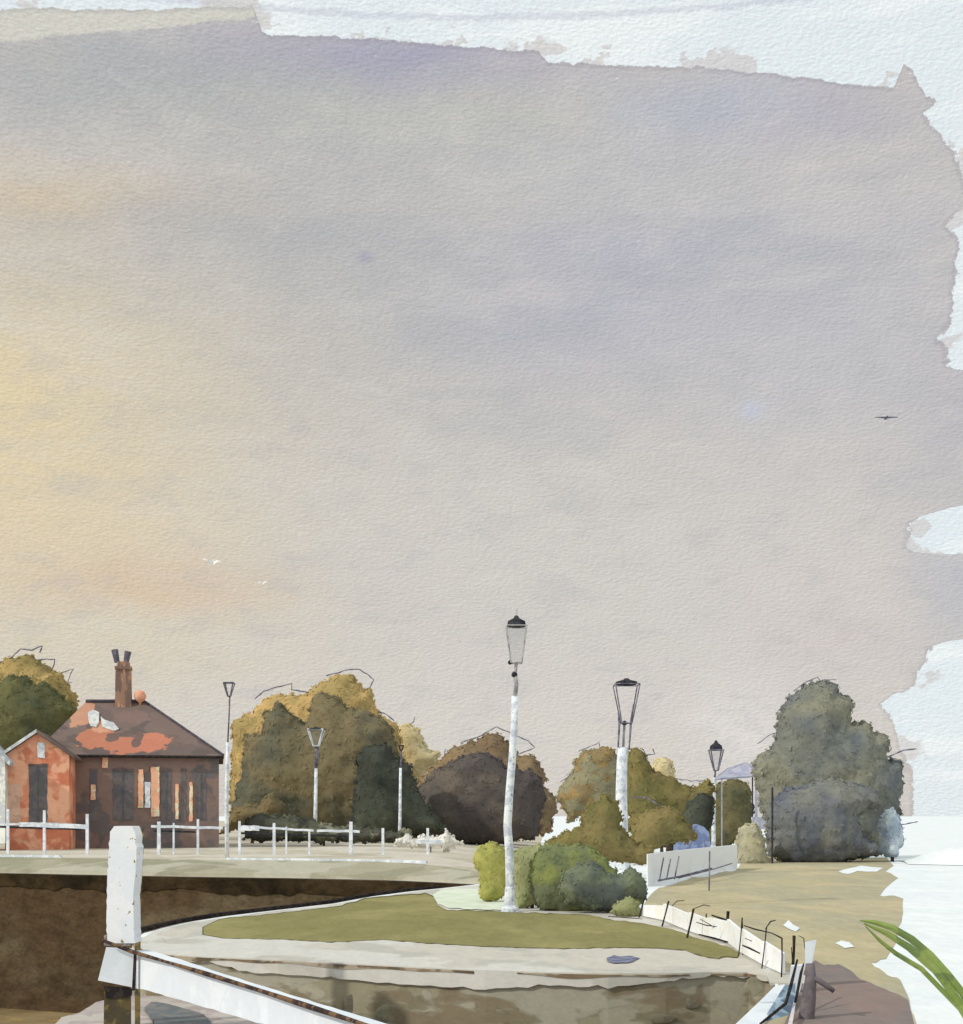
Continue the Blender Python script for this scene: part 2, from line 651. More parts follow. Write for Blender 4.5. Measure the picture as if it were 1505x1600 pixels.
# grey veil at the right edge
# emboss-like grain
gs = T.v('MULTIPLY', gen, (1, 1, 2.3))
SC = F / 7.0
n1 = T.noise(gs, SC, 3.0, .6)
n2 = T.noise(T.v('ADD', gs, (1.6 * pu, 0, -3.6 * pu)), SC, 3.0, .6)
em = T.m('MULTIPLY', T.m('SUBTRACT', n1, n2), .52)
n3 = T.m('MULTIPLY', T.m('SUBTRACT', T.noise(gs, SC / 4, 4.0, .6), .5), .07)
gg = T.m('ADD', T.m('ADD', em, n3), 1.0)
cmb = T.n('ShaderNodeCombineColor')
for j in range(3):
    T.put(cmb.inputs[j], gg)
cur = T.mix(1.0, cur, cmb.outputs[0], 'MULTIPLY')
sky = T.n('ShaderNodeTexSky', sky_type='NISHITA')
sky.sun_disc = False
sky.sun_elevation = math.asin(SUN_DIR.z)
sky.sun_rotation = math.atan2(SUN_DIR.x, SUN_DIR.y)
b1 = T.n('ShaderNodeBackground')
T.put(b1.inputs[0], sky.outputs[0])
b1.inputs[1].default_value = 0.08
b2 = T.n('ShaderNodeBackground')
T.put(b2.inputs[0], cur)
b2.inputs[1].default_value = 1.06
ms = T.n('ShaderNodeMixShader')
ms.inputs[0].default_value = 0.95      # almost full cloud cover
T.put(ms.inputs[1], b1.outputs[0])
T.put(ms.inputs[2], b2.outputs[0])
T.put(T.n('ShaderNodeOutputWorld').inputs[0], ms.outputs[0])
S.view_settings.view_transform = 'Standard'
S.view_settings.look = 'None'
S.view_settings.exposure = 0
S.view_settings.gamma = 1

# ------------------------------------------------------------------ materials
M_BARK = wash('bark', [(92, 78, 62), (70, 60, 50)], 70, patch=20)
M_TWIG = wash('twig_bark', [(122, 118, 130), (92, 88, 102)], 70, 1.4, patch=10)
KT = 1.5

def leafy(name, cols, depth, k=1.0, patch=50):
    return wash(name, cols, depth, k * KT, patch=patch, sharp=.11, grain=.15, rim=.97)


m_lit_rim = leafy('lit_rim_ochre', [(182, 148, 82), (196, 160, 88), (162, 138, 78)], 82, .76, 40)  # lit rim of the olive tree, painted as a separate ochre crown
m_oliveleaf = leafy('grey_olive_leaves', [(94, 90, 69), (80, 80, 66), (110, 98, 68)], 80, .92, 70)
m_darkgreen = leafy('dark_green_leaves', [(66, 70, 58), (76, 78, 64), (58, 60, 52)], 77, .95, 55)
m_brownolive = leafy('brown_olive_leaves', [(120, 102, 64), (106, 94, 64)], 76, .85, 40)
m_paleyellow = leafy('pale_yellow_leaves', [(206, 184, 128), (214, 196, 144)], 86, .62, 30)
m_brown = leafy('brown_leaves', [(114, 94, 68), (98, 84, 66), (132, 110, 76)], 82, .85, 50)
m_purple = leafy('purple_brown_leaves', [(82, 75, 70), (94, 84, 73), (74, 67, 65)], 78, .95, 60)
m_olive = leafy('olive_leaves', [(116, 106, 54), (102, 97, 54), (124, 109, 62)], 60, .78, 55)
m_olive2 = leafy('deep_olive_leaves', [(88, 84, 54), (78, 78, 56), (100, 92, 58)], 62, .9, 45)
m_left_y = leafy('lit_rim_gold', [(160, 132, 70), (132, 118, 66), (174, 146, 80)], 82, .76, 34)  # sunlit top of the moss green tree, put into leaf colour
m_left_g = leafy('moss_green_leaves', [(80, 80, 50), (70, 74, 52), (92, 90, 54)], 80, .9, 55)
m_right = leafy('sage_leaves', [(106, 107, 97), (92, 96, 98), (118, 116, 98)], 59, .90, 70)
m_rightb = leafy('added_bush_slate', [(94, 96, 97), (82, 85, 94), (106, 106, 98)], 57, .95, 60)  # darker lower part of the sage tree, given to an added bush
m_lime = leafy('yellow_green_leaves', [(146, 142, 58), (126, 128, 56), (156, 150, 68)], 29, .9, 30)
m_mid = leafy('fresh_green_leaves', [(126, 128, 82), (108, 115, 70), (138, 140, 94)], 28, .9, 40)
m_bright = leafy('bush_green_leaves', [(118, 124, 58), (102, 110, 62), (92, 98, 70)], 28, .95, 45)
m_bluegreen = leafy('blue_green_leaves', [(84, 90, 78), (76, 82, 76), (98, 104, 80)], 27, .95, 36)
m_scrub = leafy('grey_scrub', [(152, 147, 128), (168, 162, 142), (130, 128, 118)], 55, .6, 26)
m_paleblue = leafy('pale_blue_flowers', [(176, 192, 206), (150, 168, 190), (206, 216, 222)], 57, .62, 18)
m_lav = wash('lavender_paint', [(178, 178, 192), (160, 162, 184)], 62, .95, patch=14)

KG = 1.25
m_ground = wash('bare_margin_white', [(230, 234, 233), (226, 231, 231)], 25, 1.0, patch=200, grain=.10, rim=.99, gst=.3)  # near white, carries the bare margin on below the horizon
m_lawn = wash('lawn_green', [(134, 126, 76), (142, 133, 82), (125, 119, 72)], 24, KG, patch=110, sharp=.1, grain=.15, rim=1.0, stretch=(.8, .4, 1), gst=.3)
m_stone = wash('pale_stone', [(208, 201, 186), (196, 191, 178), (216, 211, 200)], 20, .90, patch=80, grain=.10, rim=.94, stretch=(.6, .35, 1), gst=.35)
m_ochre = wash('sandy_ground', [(166, 154, 118), (174, 160, 124), (158, 150, 122)], 28, KG, patch=90, sharp=.1, grain=.14, rim=.97, stretch=(.8, .4, 1), gst=.3)
m_tarmac = wash('purple_brown_tarmac', [(124, 112, 106), (130, 112, 104), (116, 108, 106)], 14, KG, patch=110, sharp=.12, grain=.10, rim=1.0, stretch=(.8, .4, 1), gst=.35)
m_beige = wash('beige_gravel', [(200, 189, 166), (190, 180, 156), (208, 198, 180)], 50, .95, patch=50, grain=.12, rim=.93, stretch=(.5, .3, 1), gst=.25)
m_bankgrass = wash('olive_bank', [(164, 158, 132), (150, 146, 120), (178, 172, 150)], 47, 1.0, patch=60, grain=.12, rim=.9, stretch=(.5, .8, 1), gst=.6)
m_darkwall = wash('dark_wet_stone', [(82, 70, 49), (60, 49, 32), (96, 84, 62), (76, 60, 40)], 45, 1.3, patch=70, sharp=.12, grain=.5, rim=.97, stretch=(.5, .5, 1))
m_wallface = wash('blotched_stone', [(148, 139, 112), (130, 121, 94), (160, 153, 130), (132, 118, 92), (160, 154, 134)], 18, 1.08, patch=46, sharp=.03, grain=.14, rim=.84, bias=.03, stretch=(.55, .55, 1.2))
m_white = wash('white_paint', [(236, 238, 240), (226, 229, 232)], 16, 1.05, patch=70, grain=.04, rim=.97, flecks=((150, 128, 70), .665, 12))
m_beam = wash('clean_white_paint', [(232, 237, 241), (224, 230, 236)], 14, .95, patch=90, grain=.05, rim=.98)
m_railwhite = wash('white_rail_paint', [(226, 230, 235), (200, 207, 216)], 50, 1.05, patch=10, grain=.10, flecks=((176, 176, 172), .66, 7))
m_lampwhite = wash('lamp_white_paint', [(216, 221, 228), (192, 198, 208), (228, 232, 236)], 28, 1.05, patch=18, grain=.10, flecks=((160, 166, 180), .66, 7))
m_iron = wash('dark_iron', [(62, 62, 66), (48, 48, 54)], 28, 1.2, patch=12)
m_greyiron = wash('grey_iron', [(150, 148, 147), (122, 120, 122)], 28, 1.5, patch=12)
m_sketch = wash('violet_grey_iron', [(112, 108, 122), (84, 80, 94)], 44, 1.4, patch=10)
m_black = wash('black_timber_and_shadow', [(44, 40, 40), (60, 54, 50)], 20, 1.1, patch=14)
m_brownwood = wash('brown_timber', [(112, 96, 58), (92, 78, 46), (74, 66, 50)], 16, 1.3, patch=20)
m_pink = wash('pinkish_paving', [(178, 164, 158), (168, 154, 150), (186, 176, 166)], 17, 1.05, patch=50, grain=.06, rim=.9)
m_slate = wash('slate_dark', [(98, 102, 104), (112, 110, 108)], 14, 1.3, patch=40)
m_mint = wash('pale_mint_concrete', [(198, 204, 182), (188, 196, 172)], 28, KG, patch=40, grain=.05, rim=.94)
m_teal = wash('teal_steel', [(90, 110, 124), (122, 140, 152), (72, 88, 104)], 14, 1.7, patch=40, stretch=(1, .4, 1))
m_plum = wash('plum_timber', [(104, 95, 97), (92, 85, 89)], 14, 1.3, patch=30)
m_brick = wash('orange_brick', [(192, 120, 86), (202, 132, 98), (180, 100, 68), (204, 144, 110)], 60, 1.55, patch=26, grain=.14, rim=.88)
m_shadebrick = wash('shaded_brick', [(98, 82, 76), (84, 77, 77), (106, 86, 78)], 62, 1.9, patch=40, grain=.14, rim=.9)  # shade on the long front is put into this darker brick colour
m_glass = wash('dark_window', [(82, 76, 76), (70, 67, 70)], 60, 1.9, patch=16, rough=.35, spec=.3)
m_chim = wash('tan_brick', [(178, 128, 92), (140, 106, 84), (112, 88, 78)], 64, 1.4, patch=14, stretch=(1.6, 1.6, .4))
m_terra = wash('terracotta', [(214, 144, 108), (222, 154, 118)], 64, 1.3, patch=20)
m_bird = wash('bird_dark', [(50, 50, 54)], 40)
m_gull = wash('gull_white', [(232, 229, 222)], 60, .95)

# ------------------------------------------------------------------ ground with the basin cut out
ISL = [(745, 1382), (690, 1388), (640, 1393), (580, 1401), (520, 1412), (460, 1419), (400, 1426), (350, 1432), (300, 1440), (255, 1450), (225, 1458), (212, 1466),
       (215, 1476), (232, 1485), (270, 1492), (330, 1496), (400, 1499), (480, 1503), (560, 1507), (660, 1512), (760, 1517), (860, 1520), (950, 1522), (1040, 1522),
       (1110, 1520), (1170, 1520), (1205, 1526), (1212, 1540), (1190, 1562), (1150, 1600), (1085, 1670)]
FAR = [(-1500, 1352), (-700, 1357), (-300, 1361), (0, 1364), (150, 1367), (300, 1370), (450, 1372), (600, 1375), (690, 1379)]
isl = [G(a, b) for a, b in ISL]
far = [G(a, b) for a, b in FAR]
near = [Vector((isl[-1].x - .3, 5, 0)), Vector((-70, 5, 0))]
hole = far + isl + near
BIG = 6000
outer = [Vector((-BIG, -200, 0)), Vector((BIG, -200, 0)), Vector((BIG, BIG, 0)), Vector((-BIG, BIG, 0))]
gv = outer + hole
gt = tessellate_polygon([outer, hole])
g = mesh_obj('ground', gv, [tuple(t) for t in gt], m_ground)
g['kind'] = 'structure'
# water in the basin
wm = bpy.data.materials.new('brown_water')
wm.use_nodes = True
WT = NT(wm.node_tree)
pos = WT.n('ShaderNodeNewGeometry').outputs['Position']
nzz = WT.noise(WT.v('MULTIPLY', pos, (.6, 1, 1)), .35, 4.0, .6, .5)
cc = WT.mix(WT.step(nzz, .40, .62), L3((120, 102, 70), 1.2), L3((150, 130, 96), 1.2))
cc = WT.mix(WT.step(WT.noise(pos, .9, 4.0, .6), .60, .70), cc, L3((176, 142, 70), 1.2))
bs = WT.n('ShaderNodeBsdfPrincipled')
WT.put(bs.inputs['Base Color'], cc)
bs.inputs['Roughness'].default_value = .45
bs.inputs['Specular IOR Level'].default_value = .25
bp = WT.n('ShaderNodeBump')
bp.inputs['Strength'].default_value = .5
bp.inputs['Distance'].default_value = .05
WT.put(bp.inputs['Height'], WT.noise(WT.v('MULTIPLY', pos, (1, 2.5, 1)), 1.5, 4.0, .6))
WT.put(bs.inputs['Normal'], bp.outputs[0])
WT.put(WT.n('ShaderNodeOutputMaterial').inputs[0], bs.outputs[0])
ZW = -4.75
o = mesh_obj('water', [(-110, 3, ZW), (12, 3, ZW), (12, 62, ZW), (-110, 62, ZW)], [(0, 1, 2, 3)], wm)
o['kind'] = 'structure'


def drop(pts, z0, z1, out=0.0):
    """A vertical skirt below a line."""
    mb = MB()
    n = len(pts)
    vs = []
    for p in pts:
        vs += [Vector((p.x, p.y, z0)), Vector((p.x, p.y, z1))]
    mb.add(vs, [(2 * i, 2 * i + 2, 2 * i + 3, 2 * i + 1) for i in range(n - 1)])
    return mb


def offset(pts, d):
    out = []
    for i, p in enumerate(pts):
        a, b = pts[max(0, i - 1)], pts[min(len(pts) - 1, i + 1)]
        t = (b - a).normalized()
        out.append(p + Vector((t.y, -t.x, 0)) * d)
    return out


def ribbon(pts, w_in, w_out, z0, z1):
    """A solid strip of rectangular section following a line."""
    A, B = offset(pts, -w_out), offset(pts, w_in)
    vs = []
    for a, b in zip(A, B):
        vs += [Vector((a.x, a.y, z0)), Vector((b.x, b.y, z0)), Vector((b.x, b.y, z1)), Vector((a.x, a.y, z1))]
    n = len(pts)
    fs = []
    for i in range(n - 1):
        k = 4 * i
        for j in range(4):
            j2 = (j + 1) % 4
            fs.append((k + j, k + j2, k + 4 + j2, k + 4 + j))
    fs += [(0, 1, 2, 3), (4 * n - 4, 4 * n - 3, 4 * n - 2, 4 * n - 1)]
    mb = MB()
    mb.add(vs, fs)
    return mb


qw = thing('quay_wall', 'dark brown wet quay wall below the grassy bank with the white railings', 'wall', G(0, 1364, 0))
drop(far + isl[:1], -.002, -5).build('wall_face', m_darkwall, qw)
wl_ = []  # dark strip along the wall top with an uneven lower edge
fl_ = far[1:] + isl[:1]
for a_, b_ in zip(fl_[:-1], fl_[1:]):
    for t_ in range(30):
        wl_.append(a_.lerp(b_, t_ / 30))
wA, wB = offset(wl_, .05), offset(wl_, .004)
vs = []
for i, (a_, b_) in enumerate(zip(wA, wB)):
    lowz = -.50 + .22 * noise.noise(Vector((a_.x / 2.2, 1, 2))) + .12 * noise.noise(Vector((a_.x / .5, 5, 2)))
    vs += [Vector((a_.x, a_.y, lowz)), Vector((b_.x, b_.y, lowz)), Vector((b_.x, b_.y, -.03)), Vector((a_.x, a_.y, -.03))]
n = len(wl_)
MB().add(vs, [(4 * i + j, 4 * i + (j + 1) % 4, 4 * i + 4 + (j + 1) % 4, 4 * i + 4 + j) for i in range(n - 1) for j in range(4)] + [(0, 1, 2, 3), tuple(range(4 * n - 4, 4 * n))]).build('dark_band', wash('dark_band_brown', [(56, 46, 30), (44, 36, 26), (68, 54, 34)], 45, 1.0, patch=40, sharp=.1, grain=.5), qw)
rw = thing('retaining_wall', 'curved blotchy stone wall holding up the round lawn, with pale coping', 'wall', G(560, 1507, 0))
drop(isl, -.005, -5).build('wall_face', m_wallface, rw)
low = [(212, 1472), (232, 1487), (270, 1497), (330, 1505), (400, 1521), (480, 1524), (560, 1533), (660, 1540), (760, 1546), (860, 1540), (950, 1543), (1040, 1534), (1110, 1525), (1170, 1527), (1205, 1534), (1212, 1548)]
cop = []
for i in range(11, 27):
    for t_ in range(6):
        cop.append(isl[i].lerp(isl[i + 1], t_ / 6))
co_v, cA, cB = [], offset(cop, .05), offset(cop, -.42)
for a_, b_ in zip(cA, cB):
    xp = CX + F * a_.x / a_.y
    yy = low[-1][1]
    for (u0, v0), (u1, v1) in zip(low[:-1], low[1:]):
        if u0 <= xp <= u1:
            yy = v0 + (v1 - v0) * (xp - u0) / (u1 - u0)
    zb_ = H - (yy + 5 * noise.noise(Vector((xp / 16, 2, 3))) + 2.5 * noise.noise(Vector((xp / 5, 7, 3))) - HZ) * a_.y / F
    zb_ = min(zb_, -.02)
    co_v += [Vector((a_.x, a_.y, zb_)), Vector((b_.x, b_.y, zb_)), Vector((b_.x, b_.y, .014)), Vector((a_.x, a_.y, .014))]
n = len(cop)
MB().add(co_v, [(4 * i + j, 4 * i + (j + 1) % 4, 4 * i + 4 + (j + 1) % 4, 4 * i + 4 + j) for i in range(n - 1) for j in range(4)] + [(0, 1, 2, 3), tuple(range(4 * n - 4, 4 * n))]).build('coping', m_stone, rw)
# rusty iron nosing along the coping, worn away in places
m_nose = wash('rusty_nosing', [(112, 92, 68), (86, 74, 58), (140, 128, 108)], 18, 1.5, patch=30, stretch=(.4, 1, 1))
for (i0, i1, hh) in ((2, 54, .040), (57, 76, .026), (78, 88, .018)):
    seg = cop[i0:i1]
    A, B = offset(seg, .060), offset(seg, .046)
    vs = []
    for i, (a_, b_) in enumerate(zip(A, B)):
        h1 = hh * max(.12, .8 + 1.7 * noise.noise(Vector((a_.x * 1.3, 0, 4))))
        vs += [Vector((a_.x, a_.y, -.012 - h1)), Vector((b_.x, b_.y, -.012 - h1)), Vector((b_.x, b_.y, -.004)), Vector((a_.x, a_.y, -.004))]
    n = len(seg)
    MB().add(vs, [(4 * i + j, 4 * i + (j + 1) % 4, 4 * i + 4 + (j + 1) % 4, 4 * i + 4 + j) for i in range(n - 1) for j in range(4)] + [(0, 1, 2, 3), tuple(range(4 * n - 4, 4 * n))]).build('nosing', m_nose, rw)
# stones in the face of the curved wall
rs = random.Random(5)
for (sx, sy, rx, ry, cidx) in [(548, 1570, 16, 15, 0), (604, 1584, 20, 13, 1), (1078, 1570, 15, 9, 0), (1178, 1542, 16, 13, 1), (1035, 1592, 22, 9, 0)]:
    # point on the wall face under that pixel
    best = min(range(len(isl) - 1), key=lambda i: abs((isl[i].x + isl[i + 1].x) / 2 / ((isl[i].y + isl[i + 1].y) / 2) - (sx - CX) / F) + (0 if i > 11 else 9))
    a, b = isl[best], isl[best + 1]
    Yw = (a.y + b.y) / 2
    for _ in range(3):
        kx = (sx - CX) / F
        t = (a.x - kx * a.y) / ((b.y - a.y) * kx - (b.x - a.x) + 1e-9)
        t = max(-.5, min(1.5, t))
        Yw = a.y + (b.y - a.y) * t
    c = P(sx, sy, Yw - .004)
    mm = Yw / F
    mb = MB()
    vs = []
    rings, seg = 4, 14
    for i in range(rings + 1):
        th = math.pi / 2 * i / rings
        for k in range(seg):
            ph = 2 * math.pi * k / seg
            w = 1 + .5 * noise.noise(Vector((math.cos(ph) * 1.6, math.sin(ph) * 1.6, sx)))
            vs.append(c + Vector((math.cos(ph) * math.cos(th) * rx * mm * w, -math.sin(th) * .012, math.sin(ph) * math.cos(th) * ry * mm * w)))
    fs = [(i * seg + k, i * seg + (k + 1) % seg, (i + 1) * seg + (k + 1) % seg, (i + 1) * seg + k) for i in range(rings) for k in range(seg)]
    mb.add(vs, fs)
    ms_ = [wash('stone_dark', [(100, 94, 76), (88, 83, 68)], 16, 1.6, patch=14), wash('stone_mid', [(118, 111, 88), (108, 102, 82)], 16, 1.6, patch=14),
           wash('stone_pale', [(196, 192, 178), (182, 178, 164)], 16, 1.5, patch=20)][cidx]
    mb.build('stone', ms_, rw, smooth=True)

# ------------------------------------------------------------------ sheets lying on the ground
sheet('island_paving', [(745, 1383), (640, 1394), (520, 1413), (400, 1427), (300, 1441), (240, 1455), (222, 1466), (232, 1483), (300, 1492), (400, 1496), (560, 1503), (760, 1513), (950, 1518),
                        (1100, 1516), (1190, 1516), (1210, 1505), (1150, 1470), (1075, 1440), (1000, 1425), (900, 1395), (800, 1385)], .004, m_stone, amp=0.3)
LAWN = [(318, 1449), (345, 1436), (400, 1431), (470, 1424), (535, 1416), (570, 1405), (620, 1400), (665, 1397), (678, 1402), (684, 1416), (700, 1423), (760, 1424), (800, 1426),
               (860, 1428), (920, 1430), (960, 1438), (1000, 1442), (1050, 1452), (1090, 1466), (1135, 1478), (1155, 1488), (1152, 1496), (1128, 1494), (1122, 1497), (1100, 1495), (1070, 1484), (1020, 1481), (960, 1480),
               (880, 1482), (760, 1479), (660, 1473), (600, 1468), (520, 1472), (430, 1467), (350, 1466), (318, 1460)]
sheet('lawn', LAWN, .009, m_lawn, amp=1.2, seed=3)
lx, ly = sum(p[0] for p in LAWN) / len(LAWN), sum(p[1] for p in LAWN) / len(LAWN)
sheet('turf_edge', [(lx + (x - lx) * 1.004, ly + (y - ly) * 1.035) for x, y in LAWN], .0065, wash('turf_edge', [(104, 98, 60), (90, 86, 54)], 24, 1.1, patch=30), amp=1.2, seed=3)
sheet('sandy_ground', [(1010, 1400), (1020, 1388), (1075, 1374), (1150, 1360), (1160, 1345), (1200, 1338), (1290, 1340), (1340, 1340), (1385, 1341), (1396, 1352), (1384, 1362), (1404, 1372), (1388, 1384), (1375, 1398), (1412, 1404), (1412, 1425), (1405, 1448), (1400, 1470), (1385, 1500),
                       (1360, 1505), (1380, 1520), (1408, 1530), (1415, 1548), (1420, 1562), (1445, 1640), (1460, 1800), (1000, 1900), (1160, 1606), (1212, 1545), (1222, 1520), (1200, 1495), (1140, 1462), (1070, 1438), (1004, 1424)], .006, m_ochre, amp=2.5, seed=5)
sheet('track', [(1248, 1530), (1262, 1508), (1275, 1500), (1288, 1508), (1310, 1507), (1322, 1512), (1345, 1530), (1390, 1548), (1418, 1562), (1425, 1585), (1440, 1640), (1500, 1900), (1130, 1900), (1215, 1640)], .012, m_tarmac, amp=1.2, seed=8)
o = sheet('puddle', [(948, 1497), (960, 1493), (985, 1494), (1000, 1497), (988, 1503), (962, 1505), (950, 1502)], .016, wash('blue_stain', [(96, 98, 122), (120, 122, 140)], 18, 1.2, patch=20), amp=1.2)
sheet('path', [(1002, 1424), (1012, 1402), (1030, 1388), (1080, 1372), (1110, 1366), (1148, 1358), (1140, 1345), (1060, 1340), (1000, 1345), (960, 1360), (985, 1400)], .007, m_ground, amp=2)
pl = sheet('plinth', [(676, 1398), (690, 1390), (720, 1388), (775, 1392), (800, 1398), (812, 1420), (780, 1422), (735, 1421), (700, 1418), (684, 1412)], .02, m_mint, kind='structure', amp=1.0, seed=4)
pl.name = 'lamp_apron'
# pale spots of bare chalk on the sandy ground
for i, q in enumerate([[(1224, 1446), (1232, 1438), (1240, 1444), (1250, 1450), (1244, 1455), (1232, 1451)], [(1305, 1474), (1315, 1470), (1328, 1472), (1335, 1479), (1320, 1481)], [(1310, 1362), (1328, 1356), (1345, 1353), (1380, 1356), (1370, 1362), (1340, 1361), (1325, 1366)]]):
    sheet('bare_chalk', q, .016, m_ground, amp=1)

# ------------------------------------------------------------------ far bank
mb = MB()
cols = [(-1500, 1352, .5), (-700, 1357, .5), (-300, 1361, .5), (0, 1364, .5), (150, 1367, .5), (300, 1370, .5), (450, 1372, .5), (600, 1375, .5), (690, 1379, .42), (745, 1382, .3), (830, 1384, .05), (860, 1385, -.05)]
rows = []
for px, py, zt in cols:
    a = G(px, py, 0) + Vector((0, .05, .003))
    tdepth = a.y + 2.0
    k = (px - CX) / F
    r_ = [a, Vector((k * (a.y + .06), a.y + .06, .12 * zt / .5 + .003)), Vector((k * tdepth, tdepth, zt))]
    for Yd in (56, 70, 100, 400):
        r_.append(Vector((k * Yd, Yd, zt)))
    rows.append(r_)
nr = len(rows[0])
vs = [v for r_ in rows for v in r_]
fs_s, fs_p = [], []
for i in range(len(rows) - 1):
    for j in range(nr - 1):
        f = (i * nr + j, (i + 1) * nr + j, (i + 1) * nr + j + 1, i * nr + j + 1)
        (fs_s if j < 2 else fs_p).append(f)
o = mesh_obj('grass_bank', vs, fs_s, m_bankgrass)
o['kind'] = 'structure'
o = mesh_obj('gravel_bank', vs, fs_p, m_beige)
o['kind'] = 'structure'
# added low bank at right, hides the tree's shadow line on the ground
cb = []
for i in range(41):
    px = 1392 + i * 16
    Yc = 56.5 - i * .22
    hgt_ = (.62 + .30 * noise.noise(Vector((px / 60, 3, 1)))) * min(1, i / 4 + .05)
    row_ = []
    for j, (dy, f) in enumerate(((-2.2, 0), (-1.6, .30), (-.9, .72), (0, 1), (.9, .75), (2.2, 0))):
        y = Yc + dy + .25 * noise.noise(Vector((px / 22, j, 2)))
        row_.append(Vector(((px - CX) / F * Yc + .2 * j, y, .018 + hgt_ * f)))
    cb.append(row_)
o = mesh_obj('screen_bank', [v for r_ in cb for v in r_], [(i * 6 + j, i * 6 + 6 + j, i * 6 + 7 + j, i * 6 + 1 + j) for i in range(40) for j in range(5)], m_ground, smooth=True)
o['kind'] = 'structure'
# thin pale kerb at the top of the slope
def bank_pt(px, dy, dz=0):
    for (a, b) in zip(cols[:-1], cols[1:]):
        if a[0] <= px <= b[0]:
            t = (px - a[0]) / (b[0] - a[0])
            py = a[1] + (b[1] - a[1]) * t
            z = a[2] + (b[2] - a[2]) * t
            Y = G(px, py).y + dy
            return Vector(((px - CX) / F * Y, Y, z + dz))


kerb1 = ribbon([bank_pt(x, 2.1) for x in range(-120, 118, 24)], .05, .05, .48, .58)
o = kerb1.build('kerb', m_railwhite)
o['kind'] = 'structure'
kerb2 = ribbon([bank_pt(x, 2.1) for x in range(355, 672, 24)], .05, .05, .48, .57)
o = kerb2.build('kerb', m_railwhite)
o['kind'] = 'structure'
# wash of darker grass at the brink, and a stone footing at the point of the island
ft = MB()
fp = [G(a, b, -.75) for a, b in [(216, 1500), (245, 1478), (330, 1452), (352, 1448), (340, 1440), (300, 1440), (262, 1446), (220, 1462), (205, 1480)]]
n = len(fp)
ft.add(fp + [p - Vector((0, 0, 3)) for p in fp], [tuple(range(n))] + [(i, (i + 1) % n, n + (i + 1) % n, n + i) for i in range(n)])
o = ft.build('stone_footing', wash('grey_stone', [(124, 120, 112), (112, 108, 104), (134, 130, 122)], 24, 1.3, patch=30), loc=G(250, 1470, -.75))
tag(o, 'low grey stone footing in the basin beside the left tip of the lawn', 'footing')

# coping shadow, built as a black edging round the back of the lawn
ed = ribbon(isl[1:11], .17, -.06, .0, .07)
o = ed.build('shadowline', m_black, loc=isl[5])
tag(o, 'coping shadow drawn as a thin black edging along the back rim of the lawn', 'shadowline')

# ------------------------------------------------------------------ house
hc = P(342, 1186, 62.6)
e1 = Vector((-.981, -.194, 0))
e2 = Vector((-.194, .981, 0))
EZ = Vector((0, 0, 1))
hc.z = 0
GZ = .5


def LP(px, py, b):
    k = (px - CX) / F
    ox, oy = hc.x + b * e2.x, hc.y + b * e2.y
    a = (k * oy - ox) / (e1.x - k * e1.y)
    x, y = ox + a * e1.x, oy + a * e1.y
    return Vector((x, y, H + (HZ - py) / F * y))


def LA(px, b):
    p = LP(px, 0, b)
    return (p - hc).dot(e1)


def LL(a, b, z):
    v = hc + e1 * a + e2 * b
    v.z = z
    return v


house = thing('brick_house', 'orange brick house, its long front coloured as in shade, with hipped roof and tall chimney behind the white railings', 'house', LL(4, 0, GZ))
aL, aR = LA(60, 0), 0.0
ze = LP(240, 1181, 0).z
D = 7.0
mb = MB()
mb.hexa([LL(aR, 0, GZ - .05), LL(aL, 0, GZ - .05), LL(aL, D, GZ - .05), LL(aR, D, GZ - .05), LL(aR, 0, ze), LL(aL, 0, ze), LL(aL, D, ze), LL(aR, D, ze)])
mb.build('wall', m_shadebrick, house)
# hipped roof
r1, r2 = LP(226, 1097, D / 2), LP(134, 1097, D / 2)
ov = .22
zo = ze + .02
e = [LL(aR - ov, -ov, zo), LL(aL + ov, -ov, zo), LL(aL + ov, D + ov, zo), LL(aR - ov, D + ov, zo)]
eb = [v - Vector((0, 0, .12)) for v in e]
mr = MB()
mr.add(e + [r1, r2] + eb, [(0, 1, 5, 4), (1, 2, 5), (2, 3, 4, 5), (3, 0, 4), (0, 6, 7, 1), (1, 7, 8, 2), (2, 8, 9, 3), (3, 9, 6, 0), (6, 9, 8, 7)])
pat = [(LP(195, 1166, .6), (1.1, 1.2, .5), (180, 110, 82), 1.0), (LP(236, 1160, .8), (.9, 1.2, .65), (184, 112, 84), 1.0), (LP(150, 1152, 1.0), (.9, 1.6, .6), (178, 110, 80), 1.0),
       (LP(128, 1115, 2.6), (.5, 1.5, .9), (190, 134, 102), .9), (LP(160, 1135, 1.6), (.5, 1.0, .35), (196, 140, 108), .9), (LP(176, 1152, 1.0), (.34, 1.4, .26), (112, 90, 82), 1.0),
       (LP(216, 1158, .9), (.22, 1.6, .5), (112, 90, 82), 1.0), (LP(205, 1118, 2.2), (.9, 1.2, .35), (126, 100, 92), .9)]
m_tile = wash('umber_tiles', [(108, 92, 86), (100, 86, 82), (116, 98, 90)], 64, 1.2, patch=40, grain=.10, rim=.93, patches=pat)  # orange patches paint the lit part of the roof into its colour
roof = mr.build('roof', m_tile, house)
# ridge capping
rc = MB()
rc.tube([r1 + EZ * .04, r2 + EZ * .04], .10, 6)
rc.tube([e[0] + EZ * .03, r1 + EZ * .04], .06, 6)
rc.build('ridge_tiles', wash('ridge_dark', [(84, 76, 84), (70, 66, 74)], 64, 1.3, patch=12), roof)
gu = MB()
gu.tube([LL(aR - ov - .02, -ov - .06, ze - .05), LL(LA(112, 0), -ov - .06, ze - .05)], .07, 6)
gu.build('gutter', m_black, house)
